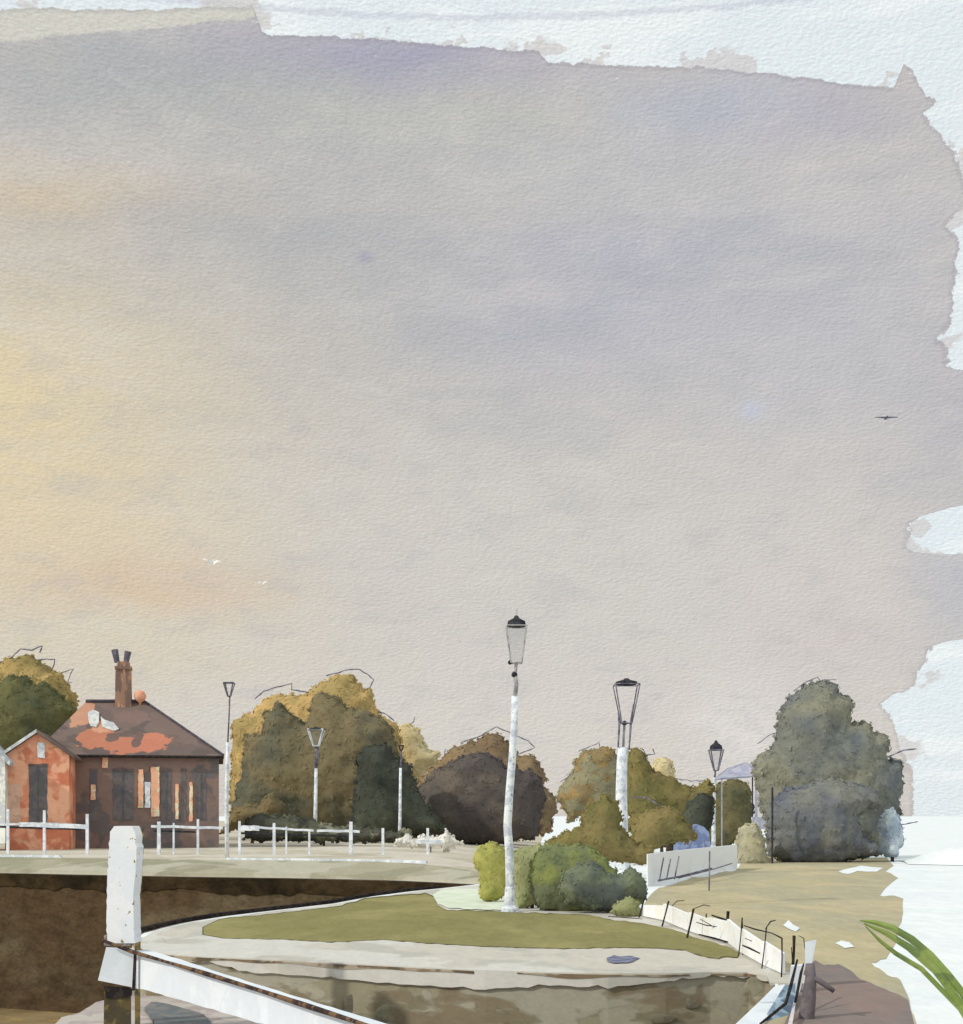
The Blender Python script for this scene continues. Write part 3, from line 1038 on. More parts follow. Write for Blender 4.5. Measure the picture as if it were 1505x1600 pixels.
# front wing with gable
bw = -2.6
a0, a1 = LA(8, bw), LA(108, bw)
zw = LP(60, 1180, bw).z
ap = LP(56, 1146, bw)
za = ap.z
am = (a0 + a1) / 2
mg = MB()
pts = [LL(a0, bw, GZ - .05), LL(a1, bw, GZ - .05), LL(a1, bw, zw), LL(am, bw, za), LL(a0, bw, zw)]
ptsb = [v + e2 * (-bw + .5) for v in pts]
mg.add(pts + ptsb, [(0, 1, 2, 3, 4), (0, 5, 6, 1), (1, 6, 7, 2), (2, 7, 8, 3), (3, 8, 9, 4), (4, 9, 5, 0), (5, 9, 8, 7, 6)])
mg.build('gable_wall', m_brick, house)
wr = MB()
bk = 3.3
for a_, sg in ((a0, 1), (a1, -1)):
    u = (LL(a_, 0, zw) - LL(am, 0, za)).normalized()
    A = LL(am, bw - .25, za + .03)
    B = LL(a_, bw - .25, zw + .03) + u * .35
    L_ = (bk - bw)
    nn = u.cross(e2)
    if nn.z < 0:
        nn = -nn
    wr.hexa([A, B, B + e2 * L_, A + e2 * L_, A + nn * .12, B + nn * .12, B + e2 * L_ + nn * .12, A + e2 * L_ + nn * .12])
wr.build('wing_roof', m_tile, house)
m_barge = wash('grey_white_board', [(206, 206, 200), (178, 182, 184)], 60, 1.3, patch=10)
for a_ in (a0, a1):
    bb = MB()
    u = (LL(a_, 0, zw) - LL(am, 0, za)).normalized()
    A = LL(am, bw - .28, za + .02)
    B = LL(a_, bw - .28, zw + .02) + u * .3
    bb.hexa([A, B, B + e2 * .03, A + e2 * .03, A + EZ * .16, B + EZ * .16, B + e2 * .03 + EZ * .16, A + e2 * .03 + EZ * .16])
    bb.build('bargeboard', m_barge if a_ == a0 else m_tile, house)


def panel(name, x0, y0, x1, y1, b, mat, parent=house, proud=.05, thick=.08, rag=1.0):
    q = rough_line([(x0, y0), (x1, y0), (x1, y1), (x0, y1)], 4, rag, True, x0 * .13 + y0 * .07, 9)
    A = [LP(p.x, p.y, b - proud) for p in q]
    n = len(A)
    mb = MB()
    mb.add(A + [v + e2 * (proud + thick) for v in A], [tuple(t) for t in tessellate_polygon([[Vector((p.x, p.y, 0)) for p in q]])] + [(i, (i + 1) % n, n + (i + 1) % n, n + i) for i in range(n)])
    return mb.build(name, mat, parent)


def window(x0, y0, x1, y1, b, name='window', bars=True, frame=m_barge):
    w = panel(name, x0, y0, x1, y1, b, m_glass, house, .015, .1, 1.3)
    f = panel('frame', x0 - .5, y0 - 2.5, x1 + .5, y0 + 1, b, frame, w, .05, .02)
    if bars:
        panel('glazing_bar', (x0 + x1) / 2 - .8, y0 + 1, (x0 + x1) / 2 + .8, y1 - 2, b, frame, w, .04, .02, .5)
    return w


mdk = wash('dark_frame', [(96, 82, 78), (80, 72, 74)], 60, 1.6, patch=8)
window(45, 1196, 74, 1288, bw, 'doorway', True, mdk)
pw = panel('window', 58, 1160, 70, 1184, bw, m_railwhite)
panel('sill', 54, 1285, 92, 1294, bw, m_barge, house, .12)
for x0, x1 in ((140, 152), (176, 208), (252, 268), (283, 291), (307, 322)):
    window(x0, 1204, x1, 1282, 0, 'window', x1 - x0 > 14, mdk)
m_litbrick = wash('lit_brick', [(192, 142, 112), (204, 158, 130), (182, 122, 92)], 62, 2.2, patch=14)
for x0, y0, x1, y1 in ((216, 1202, 224, 1262), (236, 1198, 249, 1276), (274, 1225, 279, 1280), (296, 1222, 301, 1284), (142, 1226, 149, 1250), (160, 1184, 168, 1200)):
    panel('lit_brick_strip', x0, y0, x1, y1, 0, m_litbrick, house, .10, .04)  # strips coloured as lit brick between the dark openings
panel('curtain', 226, 1222, 235, 1262, 0, m_railwhite, house, .08, .04)
# corner boards and pinkish left flank
panel('side_panel', 9, 1225, 32, 1292, bw, wash('pink_render', [(186, 150, 128), (172, 136, 118)], 60, 1.6, patch=20), house, .03, .02)
# pale skylights lying in the front slope of the roof
def on_slope(px, py):
    lo, hi = -.2, D / 2
    for _ in range(40):
        b = (lo + hi) / 2
        z = zo + (r1.z - zo) * (b + ov) / (D / 2 + ov)
        if LP(px, py, b).z > z:
            lo = b
        else:
            hi = b
    return LP(px, py, b)


up_ = Vector((.18, -.75, .64)).normalized()
for nm, q in (('skylight', [(137, 1114), (146, 1110), (155, 1114), (155, 1128), (150, 1137), (142, 1135), (138, 1126)]), ('skylight', [(157, 1120), (164, 1126), (178, 1130), (186, 1140), (176, 1142), (160, 1137)])):
    q = rough_line(q, 4, .9, True, q[0][0], 8)
    A = [on_slope(p.x, p.y) for p in q]
    n = len(A)
    mb = MB()
    mb.add([v + up_ * .05 for v in A] + [v - up_ * .05 for v in A], [tuple(t) for t in tessellate_polygon([[Vector((p.x, p.y, 0)) for p in q]])] + [(i, (i + 1) % n, n + (i + 1) % n, n + i) for i in range(n)])
    mb.build(nm, wash('skylight_pale', [(214, 212, 206), (190, 190, 190)], 64, 1.0, patch=12), roof)
# chimney
ch = MB()
c0, c1 = LP(180, 1105, D / 2), LP(206, 1105, D / 2)
ctop = LP(193, 1046, D / 2).z
cc_ = (c0 + c1) / 2
wch = (c1 - c0).length
ch.box(Vector((cc_.x, cc_.y, (cc_.z + ctop) / 2 - .2)), (wch, .75, ctop - cc_.z + .4), e1, e2, EZ, .9)
ch.box(Vector((cc_.x, cc_.y, ctop + .05)), (wch * 1.0, .82, .14), e1, e2, EZ)
ch.box(Vector((cc_.x, cc_.y, ctop + .24)), (wch * .78, .66, .24), e1, e2, EZ, .9)
chim = ch.build('chimney', m_chim, roof)
for px_, h_, lean in ((183, .62, -.12), (197, .55, .1)):
    p = LP(px_, 1036, D / 2)
    mb = MB()
    mb.tube([Vector((p.x, p.y, ctop + .34)), Vector((p.x + lean, p.y, ctop + .34 + h_))], [.13, .17], 8)
    mb.build('chimney_pot', wash('pot_slate', [(110, 104, 118), (92, 88, 100)], 66, 1.2, patch=8), roof)
fn = MB()
p = LP(219, 1088, D / 2 - .2)
fn.lathe(p, [(.06, -.45), (.08, -.29), (.2, -.22), (.28, -.08), (.29, .05), (.22, .2), (.1, .28), (.02, .30)], 14)
fn.build('ball_finial', m_terra, roof, smooth=True)

# low white outhouse gable at the left edge
oh = thing('shed', 'pale grey shed at the left edge with a white gable, beside the brick house', 'shed', P(-12, 1318, 57))
sh = MB()
A = [P(-60, 1318, 57), P(8, 1318, 57), P(8, 1186, 57), P(-24, 1150, 57), P(-60, 1186, 57)]
sh.add(A + [v + Vector((-.6, 2.2, 0)) for v in A], [(0, 1, 2, 3, 4), (0, 5, 6, 1), (1, 6, 7, 2), (2, 7, 8, 3), (3, 8, 9, 4), (4, 9, 5, 0), (5, 9, 8, 7, 6)])
sh.build('wall', wash('pale_grey_boards', [(196, 196, 190), (176, 178, 178), (210, 206, 196)], 57, 1.4, patch=24), oh)
sr = MB()
A = [P(-24, 1148, 56.7), P(16, 1190, 56.7), P(14, 1196, 56.7), P(-24, 1156, 56.7)]
sr.hexa(A + [v + Vector((-.6, 2.6, 0)) for v in A])
sr.build('roof', wash('blue_grey_slate', [(150, 156, 160), (190, 194, 194)], 57, 1.3, patch=14), oh)

# ------------------------------------------------------------------ railings along the bank
def railing(label, posts, rail, Y=51.7, wires=()):
    x0 = posts[0][0]
    t = thing('railing', label, 'railing', P(x0, HZ + 1.5 * F / Y, Y), 'white railings along the top of the quay bank')
    m = Y / F
    for (x, y0, y1, w) in posts:
        mb = MB()
        zb = GZ - .02
        top = P(x, y0, Y)
        base = Vector((P(x + .8, 0, Y).x, Y, zb))
        mb.box((top + base) / 2, (w * .8 * m, w * .8 * m, (top - base).length), taper=.9)
        mb.build('post', m_railwhite, t)
    for (xa, ya, xb, yb, w) in rail:
        mb = MB()
        a, b = P(xa, ya, Y - .06), P(xb, yb, Y - .06)
        n_ = 6
        pts = [a.lerp(b, i / n_) + Vector((0, 0, .012 * math.sin(i * 2.1 + xa))) for i in range(n_ + 1)]
        d = (b - a).normalized()
        for i in range(n_):
            p, q = pts[i], pts[i + 1]
            up = Vector((0, 0, w * m / 2))
            th = Vector((0, .05, 0))
            mb.hexa([p - up, q - up, q - up + th, p - up + th, p + up, q + up, q + up + th, p + up + th])
        mb.build('rail', m_railwhite, t)
    for (xa, ya, xb, yb) in wires:
        MB().tube([P(xa, ya, Y + .3), P(xb, yb, Y + .3)], .045, 6).build('wire', m_iron, t)
    return t


railing('white railing in front of the orange gable, its rail running left out of the picture', [(12, 1264, 1322, 5), (69, 1266, 1318, 5), (136, 1272, 1320, 5.5)],
        [(-80, 1288, 30, 1288, 3), (30, 1288, 138, 1292, 7)], wires=[(0, 1292, 140, 1296)])
railing('white railing between the white post and the end of the brick house', [(248, 1284, 1316, 6.5), (271, 1286, 1340, 3.5), (309, 1280, 1312, 4.5)], [(236, 1291, 348, 1294, 4)], wires=[(240, 1298, 305, 1300)])
railing('longest white railing in front of the big yellow and olive tree', [(374, 1283, 1305, 5), (428, 1286, 1323, 5.5), (447, 1292, 1350, 3.5), (483, 1298, 1318, 4), (548, 1284, 1318, 7)],
        [(376, 1294, 405, 1294, 8), (405, 1293, 490, 1298, 3.5), (495, 1298, 562, 1299, 4)], wires=[(376, 1302, 560, 1307)])
railing('two short white posts with a broken rail near the dark purple tree', [(598, 1294, 1332, 5.5), (668, 1294, 1340, 5.5)], [(650, 1315, 690, 1316, 6)])
# ------------------------------------------------------------------ lamp posts
def lamp(label, Y, gz, pole, wpx, lant, capy, finy, group='lamp posts', white=None, upper=None, knobs=(), solid=False, style=0, frame_mat=None, glassy=True, capw=.68, rods=()):
    """pole: list of (px, py) bottom to top; lant: (xc, ytop, wtop, ybot, wbot)"""
    m = Y / F
    b = P(pole[0][0], pole[0][1], Y)
    b.z = gz
    t = thing('lamp_post', label, 'lamp post', b, group)
    fm = frame_mat or m_iron
    pts = [P(x, y, Y) for x, y in pole]
    pts[0].z = gz - .03
    wl, ul = white
    q = [p for p, (x, y) in zip(pts, pole) if wl[0] >= y >= wl[1] or y == pole[0][1]]
    ws = [wpx * m / 2 * (1.15 - .3 * i / max(1, len(q) - 1)) for i in range(len(q))]
    MB().tube(q, ws, 10).build('pole', m_lampwhite, t, smooth=True)
    q2 = [p for p, (x, y) in zip(pts, pole) if y <= wl[1]]
    if len(q2) > 1:
        MB().tube(q2, [upper * m / 2] * len(q2), 8).build('upper_pole', m_greyiron if style == 0 else m_sketch, t, smooth=True)
    if style == 0:
        bs_ = MB()
        bs_.lathe(b, [(wpx * m * 1.1, 0), (wpx * m * 1.1, .08), (wpx * m * .75, .14), (wpx * m * .62, .5), (wpx * m * .5, .55)], 12)
        bs_.build('base', m_lampwhite, t)
    for kx, ky, kr in knobs:
        MB().lathe(P(kx, ky, Y), [(kr * m * .3, -kr * m), (kr * m, -kr * m * .4), (kr * m * .9, kr * m * .4), (kr * m * .3, kr * m)], 10).build('collar', m_iron, t, smooth=True)
    xc, yt, wt, yb, wb = lant
    c = P(xc, yt, Y)
    zt, zb = c.z, P(xc, yb, Y).z
    corners = [(-1, -1), (1, -1), (1, 1), (-1, 1)]
    if glassy:
        gl = MB()
        gl.hexa([Vector((c.x + sx * wb * m / 2 * .9, Y + sy * wb * m / 2 * .9, zb)) for sx, sy in corners] + [Vector((c.x + sx * wt * m / 2 * .9, Y + sy * wt * m / 2 * .9, zt)) for sx, sy in corners])
        pass
    fr = MB()
    bw_ = 1.0 * m if style == 0 else 1.1 * m
    for sx, sy in corners:
        fr.tube([Vector((c.x + sx * wb * m / 2, Y + sy * wb * m / 2, zb)), Vector((c.x + sx * wt * m / 2, Y + sy * wt * m / 2, zt))], bw_, 5)
    for i in range(4):
        (sx, sy), (tx, ty) = corners[i], corners[(i + 1) % 4]
        fr.tube([Vector((c.x + sx * wt * m / 2, Y + sy * wt * m / 2, zt)), Vector((c.x + tx * wt * m / 2, Y + ty * wt * m / 2, zt))], bw_ * .8, 5)
        fr.tube([Vector((c.x + sx * wb * m / 2, Y + sy * wb * m / 2, zb)), Vector((c.x + tx * wb * m / 2, Y + ty * wb * m / 2, zb))], bw_ * .8, 5)
    lf_ = fr.build('lantern', fm, t)
    if glassy:
        gl.build('glass', M_LGLASS, lf_)
    # bracket between lantern and pole
    MB().tube([pts[-1], Vector((c.x, Y, zb + .01))], (upper or 3) * m / 2 * .8, 6).build('bracket', fm, t)
    if capy is not None:
        hc_ = P(xc, capy, Y).z - zt
        MB().lathe(Vector((c.x, Y, zt)), [(wt * m * capw, 0), (wt * m * (capw + .02), .02), (wt * m * .46, hc_ * .45), (wt * m * .16, hc_ * .75), (wt * m * .08, hc_)], 8).build('cap', m_iron, lf_)
    for rd in rods:
        MB().tube([P(x, y, Y - .1) for x, y in rd], [1.0 * m, 2.0 * m, 1.3 * m], 6).build('bracket', m_sketch, t)
    if finy is not None:
        z0, z1 = P(xc, capy, Y).z, P(xc, finy, Y).z
        MB().tube([Vector((c.x, Y, z0 - .03)), Vector((c.x + .01, Y, z1))], [1.3 * m, .8 * m], 6).build('finial', fm, lf_)
    return t


gm = bpy.data.materials.new('lantern_glass')
gm.use_nodes = True
GT = NT(gm.node_tree)
tr = GT.n('ShaderNodeBsdfTransparent')
tr.inputs[0].default_value = (.95, .95, .95, 1)
gb = GT.n('ShaderNodeBsdfPrincipled')
gb.inputs['Base Color'].default_value = (.5, .5, .5, 1)
gb.inputs['Roughness'].default_value = .4
mx = GT.n('ShaderNodeMixShader')
mx.inputs[0].default_value = .10
GT.put(mx.inputs[1], tr.outputs[0])
GT.put(mx.inputs[2], gb.outputs[0])
GT.put(GT.n('ShaderNodeOutputMaterial').inputs[0], mx.outputs[0])
M_LGLASS = gm

lamp('tallest lamp post, white below and grey above, standing beside the green bush on the lawn', 27.6, 0,
     [(797, 1425), (797, 1380), (796, 1330), (793, 1290), (796, 1240), (801, 1180), (804, 1130), (805, 1088), (807, 1070), (805, 1053)], 13,
     (807, 979, 32, 1036, 17), 962, 952, white=((1425, 1088), None), upper=7, knobs=[(804, 1054, 5), (797, 1035, 3.5)], frame_mat=m_greyiron, capw=.47)
lamp('lamp post with a wide sketchy lantern and thick white column, rising from the olive bushes', 44, 0,
     [(973, 1369), (972, 1310), (971, 1240), (972, 1190), (974, 1168), (976, 1130)], 18, (979, 1070, 38, 1130, 16), 1060, None, white=((1369, 1168), None), upper=4, glassy=False, knobs=[(976, 1130, 4)], capw=.44, frame_mat=m_sketch, rods=[[(966, 1112), (968, 1130), (966, 1168)], [(990, 1100), (986, 1130), (983, 1172)]])
lamp('small lamp post with a dark round head beside the lavender shelter', 77, 0,
     [(1115, 1329), (1115, 1285), (1116, 1240), (1117, 1215), (1118, 1205)], 6, (1119, 1172, 20, 1204, 6), 1157, None, white=((1329, 1215), None), upper=3.0, style=1, frame_mat=m_sketch, capw=.5)
lamp('slim lamp post with an open funnel top at the right end of the brick house', 47.5, .5,
     [(355, 1340), (354, 1262), (355, 1200), (356, 1160), (358, 1120), (359, 1088)], 6, (358, 1067, 15, 1088, 4), None, None, white=((1340, 1160), None), upper=2.4, style=1, glassy=False, frame_mat=m_sketch)
lamp('short white lamp post with a pale lantern, standing against the olive tree', 71, .5,
     [(492, 1319), (493, 1265), (494, 1200), (495, 1182), (495, 1166)], 6, (494, 1140, 24, 1166, 8), 1136, None, white=((1319, 1200), None), upper=6, style=1, frame_mat=m_railwhite)
lamp('thin short lamp post with no lantern glass between the olive and the purple tree', 68, .5,
     [(624, 1320), (625, 1280), (626, 1200), (627, 1185), (627, 1172)], 5, (627, 1165, 7, 1172, 3), None, None, white=((1320, 1200), None), upper=3, style=1, glassy=False)

# ------------------------------------------------------------------ trees and shrubs
KY = 'trees beyond the quay'
plant('tree', 'golden crown added as the lit rim of the moss green tree at the left edge', 'tree',
      [(-60, 1080), (-40, 1062), (-10, 1045), (15, 1030), (40, 1022), (60, 1030), (75, 1045), (95, 1052), (105, 1070), (118, 1085), (122, 1100), (112, 1120), (70, 1160), (20, 1200), (-60, 1210)], 84, 1.8, m_left_y, .5, seed=1.1,
      twigs=[([(-6, 1036), (14, 1032), (32, 1014), (50, 1016), (66, 1009), (62, 1020)], 1.6), ([(60, 1030), (86, 1030), (80, 1052)], 1.4), ([(90, 1054), (114, 1045), (106, 1066), (112, 1066)], 1.2)])
plant('tree', 'moss green rounded tree in front of the golden lit rim, left of the chimney', 'tree',
      [(-60, 1085), (-20, 1075), (0, 1068), (12, 1058), (40, 1056), (55, 1068), (75, 1068), (95, 1085), (100, 1095), (112, 1098), (118, 1112), (100, 1140), (80, 1170), (30, 1200), (-60, 1210)], 79, 1.6, m_left_g, .5, seed=2.3)
plant('tree', 'big golden yellow crown added as the lit rim of the broad olive tree', 'tree',
      [(362, 1285), (358, 1240), (362, 1180), (366, 1130), (376, 1118), (395, 1115), (408, 1095), (425, 1085), (480, 1085), (497, 1072), (520, 1058), (540, 1052), (555, 1062), (565, 1075), (578, 1078),
       (585, 1100), (590, 1115), (610, 1125), (622, 1140), (630, 1175), (640, 1220), (640, 1290), (500, 1300)], 88, 1.5, m_lit_rim, .5, seed=3.1, trunk=.2,
      twigs=[([(398, 1092), (412, 1080), (432, 1074), (455, 1068), (456, 1078), (486, 1082)], 1.5), ([(510, 1056), (530, 1050), (545, 1046), (562, 1046), (575, 1054), (584, 1062), (578, 1074)], 1.4),
             ([(588, 1112), (604, 1116), (616, 1126)], 1.3)])
plant('tree', 'broad grey olive tree in the middle of the row, behind the longest railing', 'tree',
      [(362, 1290), (365, 1250), (378, 1205), (380, 1160), (384, 1150), (410, 1146), (412, 1115), (430, 1105), (440, 1098), (450, 1112), (462, 1120), (480, 1132), (484, 1112), (487, 1090), (505, 1084), (525, 1088),
       (535, 1100), (548, 1108), (565, 1105), (583, 1112), (600, 1125), (612, 1135), (618, 1160), (622, 1175), (632, 1195), (640, 1215), (648, 1240), (655, 1290), (600, 1312), (540, 1300), (450, 1288), (430, 1285), (400, 1290)],
      80, 1.7, m_oliveleaf, .5, seed=4.2, trunk=.2)
plant('bush', 'dark green tree like bush at the right foot of the olive tree', 'bush',
      [(548, 1310), (550, 1260), (556, 1215), (560, 1180), (568, 1168), (600, 1162), (612, 1168), (618, 1185), (640, 1198), (650, 1230), (668, 1262), (700, 1300), (640, 1305), (600, 1314)], 74.5, 1.3, m_darkgreen, .5, seed=5.7)
plant('bush', 'brown olive bush at the left foot of the olive tree beside the slim lamp', 'bush',
      [(346, 1302), (352, 1285), (365, 1262), (385, 1256), (405, 1256), (425, 1236), (440, 1255), (440, 1275), (420, 1290), (390, 1290), (368, 1296)], 72.5, .9, m_brownolive, .5, seed=6.4, rag=1.6)
plant('hedge', 'low grey green hedge behind the longest white railing', 'hedge',
      [(380, 1312), (384, 1280), (400, 1272), (430, 1274), (470, 1278), (500, 1288), (560, 1292), (600, 1300), (640, 1296), (645, 1312), (560, 1316)], 66, .6, wash('hedge_leaves', [(112, 110, 88), (92, 92, 74), (70, 70, 60)], 66, KT, patch=35), .5, seed=7.9, rag=1.8, part='foliage')
plant('tree', 'pale yellow small tree between the olive tree and the brown tree', 'tree',
      [(615, 1148), (625, 1133), (640, 1130), (655, 1140), (664, 1160), (668, 1172), (688, 1176), (684, 1192), (668, 1205), (652, 1235), (640, 1240), (628, 1200), (618, 1170)], 93, 1.1, m_paleyellow, .5, seed=8.2, rag=1.4,
      twigs=[([(634, 1136), (646, 1128), (648, 1120)], 1.0)])
plant('tree', 'brown autumn tree behind the dark purple one', 'tree',
      [(640, 1250), (655, 1215), (680, 1195), (690, 1182), (712, 1168), (735, 1160), (760, 1150), (775, 1146), (785, 1158), (800, 1165), (812, 1180), (835, 1180), (845, 1195), (852, 1210), (850, 1230), (862, 1240), (870, 1255),
       (860, 1300), (820, 1310), (700, 1315), (650, 1300)], 86, 1.7, m_brown, .5, seed=9.6,
      twigs=[([(720, 1160), (746, 1152), (776, 1136), (800, 1146), (826, 1158), (836, 1168), (812, 1178)], 1.3), ([(694, 1186), (696, 1170)], .9)])
plant('tree', 'dark purple brown tree left of the tallest lamp post', 'tree',
      [(650, 1232), (680, 1204), (705, 1190), (730, 1180), (760, 1174), (776, 1182), (792, 1196), (815, 1202), (840, 1208), (850, 1230), (850, 1260), (842, 1285), (845, 1300), (830, 1310), (790, 1318), (745, 1320), (715, 1318),
       (690, 1312), (680, 1304), (655, 1292)], 78, 1.5, m_purple, .5, seed=10.3)
plant('bush', 'low white flowering bush at the foot of the dark purple tree', 'bush',
      [(616, 1322), (620, 1310), (634, 1306), (650, 1312), (660, 1304), (672, 1310), (688, 1308), (696, 1296), (702, 1306), (714, 1314), (724, 1320), (700, 1326)], 57, .2,
      wash('white_flowers', [(218, 212, 200), (196, 192, 178), (228, 224, 216)], 57, 1.0, patch=12), .45, seed=29.3, rag=2.4, part='foliage')
plant('tree', 'tawny olive tree just left of the thick white lamp column', 'tree',
      [(868, 1245), (880, 1225), (895, 1205), (900, 1190), (910, 1178), (935, 1168), (960, 1172), (968, 1185), (975, 1200), (985, 1300), (960, 1312), (930, 1300), (920, 1275), (890, 1280), (875, 1260)], 70, 1.0,
      wash('tawny_leaves', [(132, 108, 62), (116, 100, 64), (118, 112, 84)], 70, KT, patch=30), 0, seed=11.8,
      twigs=[([(904, 1174), (924, 1166), (936, 1160), (938, 1170)], 1.1), ([(876, 1222), (892, 1210), (910, 1196)], 1.0)])
plant('tree', 'small round yellow tree right of the thick white lamp column', 'tree', [(1018, 1200), (1022, 1188), (1035, 1183), (1048, 1188), (1054, 1205), (1056, 1225), (1040, 1235), (1024, 1225)], 84, .7, m_paleyellow, 0, seed=12.2, rag=1.2)
plant('tree', 'olive tree right of the thick white lamp column, sloping down to the right', 'tree',
      [(978, 1185), (995, 1168), (1005, 1174), (1015, 1195), (1030, 1205), (1050, 1215), (1065, 1225), (1080, 1232), (1105, 1220), (1115, 1225), (1116, 1260), (1102, 1285), (1060, 1285), (1030, 1282), (1010, 1290), (982, 1300)], 66, 1.0, m_olive, 0, seed=13.4,
      twigs=[([(1004, 1170), (1010, 1180), (1024, 1178), (1020, 1170)], 1.2), ([(1052, 1216), (1080, 1220), (1100, 1220)], 1.0)])
plant('bush', 'grey green bush at the foot of the small dark headed lamp', 'bush', [(1062, 1285), (1075, 1255), (1095, 1240), (1112, 1245), (1116, 1270), (1108, 1300), (1085, 1310)], 60, .6, m_darkgreen, 0, seed=14.1, rag=1.5)
plant('bush', 'deep olive bush under the lavender shelter roof', 'bush',
      [(1104, 1318), (1108, 1262), (1120, 1228), (1140, 1217), (1170, 1222), (1177, 1260), (1174, 1300), (1150, 1312), (1140, 1322), (1120, 1325)], 80.5, 1.0, m_olive2, 0, seed=15.5, rag=1.6)
plant('bush', 'olive bush right of the thick white lamp column, low and rounded', 'bush',
      [(982, 1325), (985, 1300), (1000, 1275), (1020, 1260), (1045, 1262), (1065, 1270), (1080, 1290), (1088, 1308), (1050, 1318), (1020, 1330)], 54, .7, m_olive, 0, seed=16.6,
      twigs=[([(988, 1246), (1010, 1246), (1030, 1258), (1036, 1266)], 1.5)])
plant('bush', 'olive bush left of the thick white lamp column, spreading over the path', 'bush',
      [(848, 1335), (852, 1315), (878, 1302), (905, 1290), (920, 1258), (950, 1242), (966, 1252), (970, 1290), (985, 1312), (1020, 1325), (1022, 1350), (960, 1345), (900, 1335)], 41.5, .6, m_olive, 0, seed=17.7)
KR = 1
plant('tree', 'tall sage grey tree standing alone at the right of the sandy ground', 'tree',
      [(1175, 1195), (1185, 1180), (1205, 1170), (1212, 1150), (1215, 1120), (1225, 1100), (1240, 1082), (1260, 1070), (1285, 1062), (1305, 1068), (1312, 1082), (1328, 1088), (1333, 1105), (1330, 1128), (1350, 1125),
       (1362, 1132), (1365, 1145), (1380, 1145), (1392, 1160), (1385, 1178), (1385, 1185), (1410, 1188), (1412, 1210), (1410, 1230), (1405, 1250), (1408, 1275), (1390, 1270), (1382, 1290), (1385, 1320), (1370, 1332),
       (1330, 1338), (1290, 1345), (1230, 1340), (1200, 1320), (1195, 1280), (1185, 1240), (1178, 1215)], 62, 1.6, m_right, 0, seed=18.1, trunk=.22,
      twigs=[([(1240, 1080), (1258, 1066), (1278, 1058), (1282, 1064), (1262, 1074), (1242, 1084)], 1.2), ([(1290, 1062), (1306, 1062)], 1.0), ([(1216, 1110), (1230, 1102), (1246, 1112)], 1.0), ([(1184, 1162), (1204, 1148), (1226, 1140), (1228, 1126)], 1.0), ([(1178, 1198), (1206, 1182)], .9),
             ([(1386, 1184), (1412, 1172), (1432, 1170)], 1.6), ([(1402, 1290), (1434, 1284)], 1.2)])
plant('bush', 'big slate grey bush added for the darker lower half of the sage grey tree', 'bush',
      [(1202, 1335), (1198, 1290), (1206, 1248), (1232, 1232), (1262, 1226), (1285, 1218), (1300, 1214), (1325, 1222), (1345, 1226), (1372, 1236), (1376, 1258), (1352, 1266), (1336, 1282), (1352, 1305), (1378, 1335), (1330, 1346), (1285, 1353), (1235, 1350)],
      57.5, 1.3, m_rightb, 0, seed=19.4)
plant('bush', 'pale blue flowering bush at the right foot of the sage tree', 'bush', [(1376, 1335), (1374, 1290), (1382, 1266), (1396, 1262), (1408, 1280), (1412, 1300), (1410, 1322), (1398, 1340)], 58, .5, m_paleblue, 0, seed=20.2, rag=1.6)
plant('bush', 'sand coloured bush left of the slate grey bush, below the shelter', 'bush', [(1150, 1360), (1152, 1315), (1160, 1290), (1180, 1285), (1192, 1300), (1198, 1330), (1205, 1355)], 56, .5, wash('sand_leaves', [(158, 150, 118), (146, 140, 114)], 56, 1.35, patch=22), 0, seed=22.6, rag=1.4)
# near the big lamp
plant('bush', 'small yellow green bush left of the tallest lamp post', 'bush',
      [(740, 1338), (748, 1322), (766, 1317), (784, 1322), (794, 1340), (796, 1372), (792, 1396), (780, 1406), (762, 1409), (750, 1402), (749, 1366), (742, 1350)], 30.6, .28, m_lime, 0, seed=23.3, rag=1.4, leaf=4.5)
plant('bush', 'pale green bush touching the right side of the tallest lamp post', 'bush',
      [(800, 1335), (815, 1324), (845, 1320), (866, 1325), (870, 1350), (850, 1380), (840, 1412), (820, 1422), (806, 1418), (803, 1380)], 28.6, .26, m_mid, 0, seed=24.4, rag=1.4, leaf=4.5)
plant('bush', 'large green bush in the middle of the clump beside the tallest lamp post', 'bush',
      [(834, 1408), (828, 1370), (830, 1345), (842, 1326), (870, 1318), (900, 1322), (930, 1326), (950, 1346), (965, 1366), (992, 1370), (1008, 1395), (1004, 1412), (965, 1424), (900, 1426), (845, 1424)], 27.9, .38, m_bright, 0, seed=25.5, rag=1.8, leaf=4.5)
plant('bush', 'dark blue green bush at the right end of the clump on the lawn', 'bush',
      [(874, 1396), (880, 1366), (905, 1350), (935, 1352), (962, 1370), (985, 1354), (1003, 1366), (1010, 1392), (1012, 1404), (985, 1404), (970, 1418), (930, 1424), (890, 1412)], 27.2, .3, m_bluegreen, 0, seed=26.6, rag=1.8, leaf=4.5)
plant('bush', 'tiny sage tuft at the foot of the blue green bush by the fence', 'bush', [(955, 1428), (965, 1408), (985, 1402), (1000, 1410), (1002, 1430), (980, 1436)], 26.3, .14, m_mid, 0, seed=27.1, rag=1.2, leaf=4)

